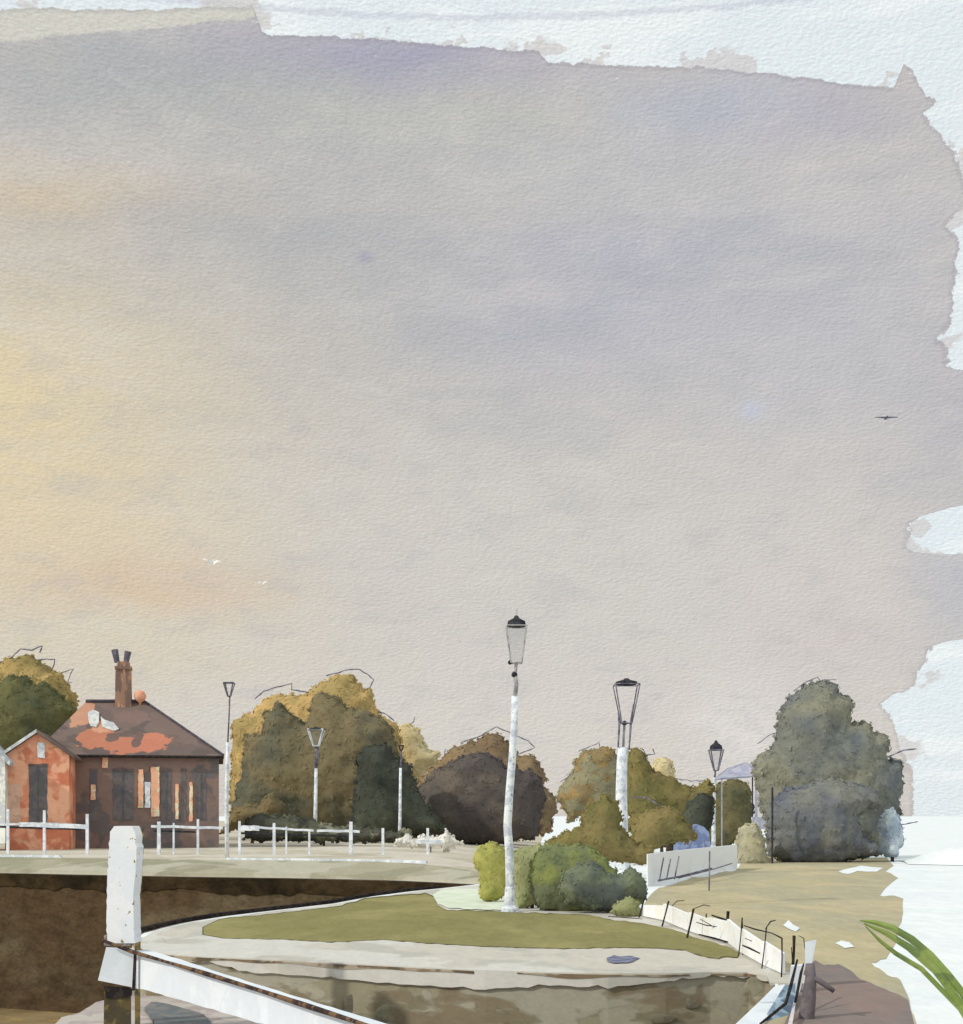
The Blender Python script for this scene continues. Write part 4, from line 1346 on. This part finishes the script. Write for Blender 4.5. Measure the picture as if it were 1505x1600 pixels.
# ------------------------------------------------------------------ shelter, blue heap
shl = thing('shelter', 'small lavender roofed shelter on thin posts left of the sage tree', 'shelter', P(1150, 1330, 76))
mb = MB()
A = [P(1126, 1216, 74), P(1184, 1212, 74), P(1180, 1200, 75.5), P(1166, 1191, 75.5), P(1150, 1196, 75.5), P(1136, 1206, 75.5)]
mb.add(A + [v + Vector((0, 2.4, -.05)) for v in A] , [(0, 1, 2, 3, 4, 5), (11, 10, 9, 8, 7, 6)] + [(i, 6 + i, 6 + (i + 1) % 6, (i + 1) % 6) for i in range(6)])
mb.build('roof', m_lav, shl)
for x_, w_, mt in ((1176, 1.6, m_iron), (1182, 3.4, m_lav), (1128, 1.4, m_lav)):
    MB().box((P(x_, 1214, 74.4) + Vector((P(x_, 0, 74.4).x, 74.4, 0))) / 2, (w_ * .036, .1, P(x_, 1214, 74.4).z)).build('post', mt, shl)
MB().box(P(1186, 1286, 73.5), (.75, .3, .7)).build('bench_box', m_lav, shl)
MB().box(P(1207, 1255, 55.6), (.07, .07, P(1207, 1230, 55.6).z - 0.0)).v
po = MB().box(Vector((P(1207, 0, 55.6).x, 55.6, P(1207, 1231, 55.6).z / 2)), (.07, .07, P(1207, 1231, 55.6).z)).build('marker_post', m_iron, loc=P(1207, 1349, 55.6))
tag(po, 'thin dark marker post at the left side of the slate grey bush', 'post')
hb = MB()
hp = []
for i, (x_, y_) in enumerate([(1056, 1347), (1058, 1304), (1064, 1290), (1074, 1284), (1082, 1294), (1090, 1288), (1100, 1292), (1108, 1300), (1114, 1347)]):
    hp.append(P(x_, y_, 57))
n = len(hp)
hb.add(hp + [v + Vector((0, .9, 0)) for v in hp], [tuple(range(n)), tuple(range(2 * n - 1, n - 1, -1))] + [(i, n + i, n + (i + 1) % n, (i + 1) % n) for i in range(n)])
o = hb.build('tarpaulin', wash('tarp_blue', [(96, 110, 146), (118, 132, 164)], 57, 1.4, patch=12), loc=P(1085, 1347, 57))
tag(o, 'crumpled blue tarpaulin heap at the right end of the low olive bush', 'tarpaulin')

# white low wall with thin dark stakes behind the lawn
ww = thing('low_wall', 'low white wall slanting behind the bushes with thin dark stakes in front', 'wall', G(1090, 1372, 0))
wl = [G(1012, 1386), G(1040, 1379), G(1080, 1371), G(1120, 1364), G(1152, 1358)]
mb = MB()
for a, b in zip(wl[:-1], wl[1:]):
    up = Vector((0, 0, .92))
    th = Vector((0, .18, 0))
    mb.hexa([a, b, b + th, a + th, a + up, b + up, b + up + th, a + up + th])
mb.build('wall_face', wash('white_wall', [(236, 236, 232), (226, 224, 218)], 42, 1.4, patch=40, grain=.05, rim=.95), ww)
for xa, ya, xb, yb in ((1030, 1378, 1037, 1340), (1042, 1372, 1048, 1342), (1054, 1374, 1061, 1338), (1108, 1392, 1109, 1330), (1100, 1345, 1100, 1312)):
    a = G(xa, max(ya, 1362))
    Ys = min(a.y - .12, 37.9 + (xa - 1030) * .035) if xa < 1070 else a.y - .12
    MB().tube([P(xa, ya, Ys), P(xb, yb, Ys)], .022, 5).build('stake', M_TWIG, ww)
MB().tube([P(1028, 1376, 37), P(1060, 1370, 38), P(1112, 1357, 41)], .03, 5).build('dark_rail', M_TWIG, ww)
MB().tube([P(1060, 1372, 38), P(1112, 1359, 40.5), P(1144, 1349, 45)], .02, 5).build('dark_rail', M_TWIG, ww)

# ------------------------------------------------------------------ fence round the right side of the lawn
fl = [(1004, 1434), (1036, 1441), (1076, 1458), (1106, 1468), (1136, 1476), (1157, 1492), (1192, 1512), (1222, 1526)]
fence = thing('fence', 'low white panel fence with crooked black posts curving round the right of the lawn', 'fence', G(1106, 1468, 0))
fg = [G(a, b) for a, b in fl]
hts = [22, 32, 36, 38, 44, 46, 46, 44]
for i in range(len(fg) - 1):
    a, b = fg[i], fg[i + 1]
    if i in (4,):
        pass
    ha, hb_ = hts[i] * a.y / F, hts[i + 1] * b.y / F
    th = Vector((.05, .04, 0))
    lo = Vector((0, 0, .04))
    pts = [a + lo, b + lo, b + Vector((0, 0, hb_ * .82)), a + Vector((0, 0, ha * .9))]
    mb = MB()
    mb.hexa(pts + [v + th for v in pts])
    mb.build('panel', wash('fence_white', [(230, 230, 226), (210, 206, 196), (238, 242, 244)], 21, 1.3, patch=26, grain=.05, rim=.94), fence)
for xa, ya, xb, yb, w in ((998, 1434, 1008, 1400, 3.6), (1034, 1448, 1045, 1408, 3.6), (1073, 1466, 1084, 1420, 4.4), (1100, 1462, 1104, 1428, 2.6), (1133, 1473, 1138, 1424, 6), (1154, 1494, 1160, 1434, 2.6),
                          (1161, 1492, 1160, 1440, 2.2), (1190, 1514, 1198, 1448, 2.6), (1221, 1528, 1222, 1466, 3), (1239, 1508, 1241, 1462, 6), (1238, 1530, 1237, 1480, 1.8)):
    Yb = (H * F / (ya - HZ))
    a = P(xa, ya, Yb - .03)
    b = P(xb, yb, Yb - .03)
    mid = a.lerp(b, .5) + Vector((.006, 0, 0))
    MB().tube([a - Vector((0, 0, .03)), mid, b], [w * Yb / F * .44, w * Yb / F * .36, w * Yb / F * .46], 6).build('post', m_black, fence)
for pts, w in (([(1088, 1441), (1104, 1446), (1120, 1448)], 2.4), ([(1094, 1436), (1122, 1452), (1116, 1444)], 2), ([(1112, 1430), (1136, 1438)], 4.5), ([(1092, 1460), (1116, 1466), (1138, 1472)], 4), ([(1162, 1446), (1180, 1452), (1206, 1458), (1222, 1466)], 3.2),
               ([(1164, 1466), (1178, 1472), (1198, 1475)], 2), ([(1160, 1477), (1172, 1482), (1188, 1490)], 4.2), ([(1050, 1416), (1058, 1408), (1070, 1407)], 2), ([(1084, 1420), (1100, 1414), (1110, 1416)], 2),
               ([(1196, 1452), (1204, 1440), (1212, 1438)], 3), ([(1248, 1462), (1256, 1466), (1258, 1484)], 2), ([(950, 1432), (980, 1434), (1004, 1436)], 2)):
    Ys = 2 * F / (max(pts[0][1], pts[-1][1]) + 26 - HZ)
    MB().tube([P(a, b, Ys - .08) for a, b in pts], [w * Ys / F * (.26 + .14 * (i % 2)) for i in range(len(pts))], 5).build('rail', m_black, fence)

# ------------------------------------------------------------------ white post, beam and its stub
YP = 15.9
post = thing('mooring_post', 'tall white painted post with rust flecks standing before the dark quay wall', 'post', P(187, 1546, YP))
mp_ = YP / F
mb = MB()
prof = [(168, 210, 1474), (166, 209, 1440), (167, 208, 1400), (168, 212, 1360), (170, 213, 1330), (172, 211, 1300), (178, 206, 1291)]
prof2 = []
for (a, b) in zip(prof[:-1], prof[1:]):
    for t_ in range(5):
        u = t_ / 5
        y = a[2] + (b[2] - a[2]) * u
        prof2.append((a[0] + (b[0] - a[0]) * u + 2.2 * noise.noise(Vector((y / 9, 1, 0))), a[1] + (b[1] - a[1]) * u + 2.6 * noise.noise(Vector((y / 8, 9, 0))), y))
prof = prof2 + [prof[-1]]
vs = []
for x0, x1, y in prof:
    d = .16
    vs += [P(x0, y, YP - d), P(x1, y, YP - d), P(x1, y, YP - d) + Vector((0, .32, 0)), P(x0, y, YP - d) + Vector((0, .32, 0))]
fs = [(4 * i + j, 4 * i + (j + 1) % 4, 4 * i + 4 + (j + 1) % 4, 4 * i + 4 + j) for i in range(len(prof) - 1) for j in range(4)] + [(0, 1, 2, 3), tuple(range(len(vs) - 4, len(vs)))]
mb.add(vs, fs)
mb.build('shaft', m_white, post)
mb = MB()
mb.box(P(188, 1468, YP), (40 * mp_, .30, 16 * mp_))
mb.build('band', wash('rust_grey', [(120, 110, 106), (150, 140, 130)], 16, 1.2, patch=14), post)
mb = MB()
mb.hexa([P(153, 1532, YP - .2), P(208, 1543, YP - .2), P(208, 1543, YP + .2), P(153, 1532, YP + .2), P(166, 1480, YP - .2), P(210, 1482, YP - .2), P(210, 1482, YP + .2), P(166, 1480, YP + .2)])
mb.build('foot_block', m_beam, post)
stub = MB()
stub.hexa([P(161, 1660, YP - .14), P(205, 1660, YP - .14), P(205, 1660, YP + .14), P(161, 1660, YP + .14), P(163, 1540, YP - .14), P(205, 1543, YP - .14), P(205, 1543, YP + .14), P(163, 1540, YP + .14)])
stub.build('pile', m_brownwood, post)
MB().hexa([P(166, 1560, YP - .16), P(206, 1556, YP - .16), P(206, 1556, YP - .1), P(166, 1560, YP - .1), P(162, 1541, YP - .16), P(207, 1545, YP - .16), P(207, 1545, YP - .1), P(162, 1541, YP - .1)]).build('shadow_collar', m_black, post)  # black collar painted in for the shadow under the foot block
# darker timber behind the post
tp = MB()
tp.hexa([P(210, 1420, YP + .6), P(220, 1420, YP + .6), P(220, 1420, YP + .75), P(210, 1420, YP + .75), P(208, 1300, YP + .6), P(226, 1292, YP + .6), P(226, 1292, YP + .75), P(208, 1300, YP + .75)])
tp.hexa([P(211, 1660, YP + .6), P(219, 1660, YP + .6), P(219, 1660, YP + .75), P(211, 1660, YP + .75), P(210, 1420.5, YP + .6), P(220, 1420.5, YP + .6), P(220, 1420.5, YP + .75), P(210, 1420.5, YP + .75)])
o = tp.build('timber_pile', wash('olive_timber', [(96, 88, 62), (78, 72, 56), (132, 110, 56)], 16, 1.3, patch=22), loc=P(215, 1660, YP + .67))
tag(o, 'weathered olive timber pile just behind the right edge of the white post', 'pile')
# beam
beam = thing('gate_beam', 'heavy white timber beam running from the white post towards the lower edge', 'beam', P(208, 1542, YP))
q = [(206, 1486, 1542, 15.85), (260, 1503, 1556, 14.9), (320, 1524, 1574, 13.8), (400, 1550, 1597, 12.6), (480, 1576, 1622, 11.5), (560, 1601, 1650, 10.6), (700, 1650, 1710, 9.2)]
q2 = []
for (a, b) in zip(q[:-1], q[1:]):
    for t_ in range(6):
        u = t_ / 6
        x = a[0] + (b[0] - a[0]) * u
        q2.append((x, a[1] + (b[1] - a[1]) * u + 1.2 * noise.noise(Vector((x / 14, 2, 0))), a[2] + (b[2] - a[2]) * u + 3.2 * noise.noise(Vector((x / 17, 6, 0))), 1 / ((1 - u) / a[3] + u / b[3])))
q = q2 + [q[-1]]
vs = []
for x, y0, y1, Yd in q:
    vs += [P(x, y1, Yd), P(x, y0, Yd), P(x, y0, Yd) + Vector((.12, .22, 0)), P(x, y1, Yd) + Vector((.12, .22, 0))]
fs = [(4 * i + j, 4 * i + (j + 1) % 4, 4 * i + 4 + (j + 1) % 4, 4 * i + 4 + j) for i in range(len(q) - 1) for j in range(4)] + [(0, 1, 2, 3), tuple(range(len(vs) - 4, len(vs)))]
MB().add(vs, fs).build('timber', m_beam, beam)
tb = MB()
rl = [(160, 1470, 15.6), (206, 1488, 15.55), (260, 1504, 14.7), (320, 1522, 13.6), (400, 1547, 12.4), (480, 1573, 11.3), (560, 1599, 10.4), (700, 1648, 9)]
tb.tube([P(x, y - 1, Yd) for x, y, Yd in rl], [.018, .026, .016, .026, .020, .026, .018, .018], 7)
tb.build('iron_rail', wash('rust_dark', [(72, 56, 50), (56, 48, 46), (110, 84, 60)], 13, 1.2, patch=20), beam)
sp = MB()
sp.hexa([P(206, 1548, 15.58), P(211, 1548, 15.58), P(211, 1548, 15.63), P(206, 1548, 15.63), P(209, 1490, 15.58), P(214, 1490, 15.58), P(214, 1490, 15.63), P(209, 1490, 15.63)])
sp.build('strap', m_black, beam)

# near platform in the basin
npz = -.62
NP = [(60, 1640), (84, 1602), (96, 1590), (125, 1582), (150, 1566), (200, 1556), (300, 1556), (420, 1566), (520, 1582), (600, 1600), (760, 1640), (900, 1800), (-200, 1800)]
q = rough_line(NP, 10, 1.0, True, 4)
A = [G(p.x, p.y, npz) for p in q]
tris = tessellate_polygon([A])
n = len(A)
B = [v - Vector((0, 0, 5)) for v in A]
o = mesh_obj('quay_platform', A + B, [tuple(t) for t in tris] + [(i, (i + 1) % n, n + (i + 1) % n, n + i) for i in range(n)], m_pink)
o['kind'] = 'structure'
sl_ = MB()
A = [G(p.x, p.y, npz + .05) for p in rough_line([(226, 1574), (236, 1566), (262, 1568), (290, 1576), (318, 1584), (332, 1600), (345, 1640), (300, 1680), (262, 1640), (240, 1592)], 8, 1.2, True, 9)]
n = len(A)
tris = tessellate_polygon([A])
sl_.add(A + [v - Vector((0, 0, .06)) for v in A], [tuple(t) for t in tris] + [(i, (i + 1) % n, n + (i + 1) % n, n + i) for i in range(n)])
o = sl_.build('slate_slab', m_slate, loc=A[0])
tag(o, 'dark slate slab lying on the pinkish paving under the white beam', 'slab')

# ------------------------------------------------------------------ lower right: white coping, teal leaf, plum post
wc_ = MB()
A = [G(a, b, .03) for a, b in [(1214, 1540), (1226, 1538), (1228, 1552), (1212, 1575), (1190, 1602), (1150, 1660), (1090, 1660), (1148, 1604), (1186, 1566)]]
n = len(A)
wc_.add(A + [v - Vector((0, 0, .3)) for v in A], [tuple(t) for t in tessellate_polygon([A])] + [(i, (i + 1) % n, n + (i + 1) % n, n + i) for i in range(n)])
o = wc_.build('coping', m_beam, loc=A[0])
tag(o, 'bright white coping slab at the basin edge beside the teal steel gate', 'coping')
tl = MB()
A = [P(1226, 1540, 14.6), P(1243, 1536, 14.6), P(1244, 1600, 13.0), P(1244, 1680, 10.4), P(1130, 1680, 10.4), P(1186, 1604, 12.6)]
n = len(A)
tl.add(A + [v + Vector((0, 0, -.35)) for v in A], [tuple(t) for t in tessellate_polygon([A])] + [(i, (i + 1) % n, n + (i + 1) % n, n + i) for i in range(n)])
o = tl.build('steel_gate', m_teal, loc=A[0])
tag(o, 'sloping teal steel gate leaf between the white coping and the plum post', 'gate')
bd = MB()
bd.hexa([P(1231, 1602, 12.2), P(1238, 1602, 12.2), P(1238, 1602, 12.3), P(1231, 1602, 12.3), P(1240, 1566, 13.3), P(1244, 1566, 13.3), P(1244, 1566, 13.4), P(1240, 1566, 13.4)])
o2 = bd.build('gate_stay', wash('pale_lilac', [(196, 186, 186)], 13, 1.2))
o2.parent = o
o2.location = -o.location
bp_ = MB()
bp_.hexa([P(1230, 1556, 14.9), P(1248, 1560, 14.9), P(1250, 1556, 15.1), P(1232, 1552, 15.1), P(1236, 1510, 14.9), P(1258, 1508, 14.9), P(1258, 1506, 15.1), P(1236, 1508, 15.1)])
o = bp_.build('white_board', m_beam, loc=P(1240, 1556, 15))
tag(o, 'bright white slanting board at the lower corner of the fence beside the plum post', 'board')
bp_ = MB()
bp_.hexa([P(1258, 1512, 15.4), P(1268, 1512, 15.4), P(1268, 1512, 15.6), P(1258, 1512, 15.6), P(1258, 1472, 15.4), P(1276, 1468, 15.4), P(1276, 1468, 15.6), P(1258, 1472, 15.6)])
o = bp_.build('white_board', m_beam, loc=P(1264, 1512, 15.5))
tag(o, 'small upright white board standing behind the top of the plum post', 'board')
pp = thing('leaning_post', 'dark plum timber post with a short drooping arm at the edge of the track', 'post', P(1258, 1640, 13))
mb = MB()
mb.tube([P(1256, 1660, 13), P(1259, 1600, 13), P(1264, 1560, 13), P(1267, 1530, 13), P(1266, 1506, 13)], [.085, .08, .07, .055, .045], 8)
mb.build('shaft', m_plum, pp, smooth=True)
mb = MB()
mb.tube([P(1267, 1526, 12.98), P(1280, 1532, 12.98), P(1292, 1540, 12.98), P(1303, 1549, 12.98)], [.028, .03, .028, .022], 7)
mb.build('arm', m_plum, pp, smooth=True)
mb = MB()
mb.tube([P(1240, 1580, 13.2), P(1247, 1546, 13.4), P(1252, 1520, 13.6), P(1256, 1506, 13.7)], [.010, .015, .015, .008], 6)
mb.build('stay', m_black, pp)
mb = MB()
mb.tube([P(1188, 1600, 12.0), P(1206, 1586, 12.4), P(1228, 1568, 13), P(1236, 1540, 13.5), P(1246, 1500, 14.2)], [.010, .014, .016, .018, .010], 6)
o = mb.build('handrail', m_black, loc=P(1188, 1600, 12))
tag(o, 'crooked black handrail along the upper rim of the teal steel gate', 'handrail')

# long green blades at the right edge
gb_ = thing('strap_leaf_plant', 'plant with long green strap leaves arching in from the right edge', 'plant', G(1560, 1690, 0))
m_blade = wash('blade_green', [(112, 130, 54), (100, 118, 60), (124, 140, 62)], 12, 1.35, patch=40, stretch=(.5, 1, 1))
base = G(1560, 1690, 0)
for pts, w in (([(1530, 1592), (1503, 1550), (1482, 1524), (1455, 1494), (1425, 1468), (1395, 1450), (1366, 1441), (1344, 1438)], 11), ([(1540, 1640), (1510, 1580), (1462, 1516), (1420, 1480), (1385, 1458), (1350, 1443)], 11),
               ([(1548, 1660), (1500, 1576), (1440, 1514), (1400, 1490), (1375, 1470), (1352, 1447)], 7)):
    mb = MB()
    vs = []
    n = len(pts) + 1
    full = [(None)] + pts
    for i, p in enumerate(full):
        c = base.copy() if p is None else P(p[0], p[1], 11.6 - .25 * i / n)
        t_ = i / (n - 1)
        ww_ = w * (0.7 + .5 * math.sin(min(1, t_ * 1.05 + .05) * math.pi)) * .5 * 11.6 / F
        if i == n - 1:
            ww_ *= .3
        up = Vector((.55, 0, .83)) * ww_
        vs += [c - up, c + Vector((0, -.012, 0)), c + up, c + Vector((0, .012, 0))]
    fs = []
    for i in range(n - 1):
        for j in range(4):
            fs.append((4 * i + j, 4 * i + (j + 1) % 4, 4 * i + 4 + (j + 1) % 4, 4 * i + 4 + j))
    fs += [(0, 1, 2, 3), tuple(range(4 * n - 4, 4 * n))]
    mb.add(vs, fs).build('leaf', m_blade, gb_)

# ------------------------------------------------------------------ birds
def bird(label, px, py, Y, span, mat, lift=.18, tilt=0.0, bank=0.0):
    c = P(px, py, Y)
    m = span * Y / F / 2
    mb = MB()
    rows_ = []
    for i in range(9):
        t_ = (i - 4) / 4
        cho = m * .36 * (1 - .75 * abs(t_))
        z = m * lift * math.sin(abs(t_) * 2.2) + m * tilt * t_
        rows_.append([c + Vector((t_ * m, -cho, z)), c + Vector((t_ * m, cho * .6, z + .02 * m)), c + Vector((t_ * m, 0, z - .06 * m * (1 - abs(t_)) - .02 * m))])
    vs = [v for r_ in rows_ for v in r_]
    fs = [(3 * i + j, 3 * i + (j + 1) % 3, 3 * i + 3 + (j + 1) % 3, 3 * i + 3 + j) for i in range(8) for j in range(3)]
    mb.add(vs, fs)
    mb.tube([c + Vector((0, -.5 * m, 0)), c + Vector((0, -.3 * m, .02 * m)), c + Vector((0, .1 * m, 0)), c + Vector((0, .5 * m, 0))], [.04 * m, .10 * m, .12 * m, .03 * m], 8)
    o = mb.build('bird', mat, loc=c)
    o.rotation_euler.x = bank
    return tag(o, label, 'bird')


bird('dark bird gliding flat in the grey sky at the far right', 1385, 653, 70, 36, wash('bird_slate', [(112, 110, 130)], 70), .05)
bird('tiny dark bird in the sky left of the tall lantern', 718, 1002, 60, 6, m_bird, .1)
bird('pale gull with raised wing above the brick house chimney, right of the orange glow', 333, 880, 60, 28, m_gull, .5, -.2, 1.0)
bird('smaller pale gull below and right of the other gull', 411, 912, 60, 15, m_gull, .5, .1, .9)
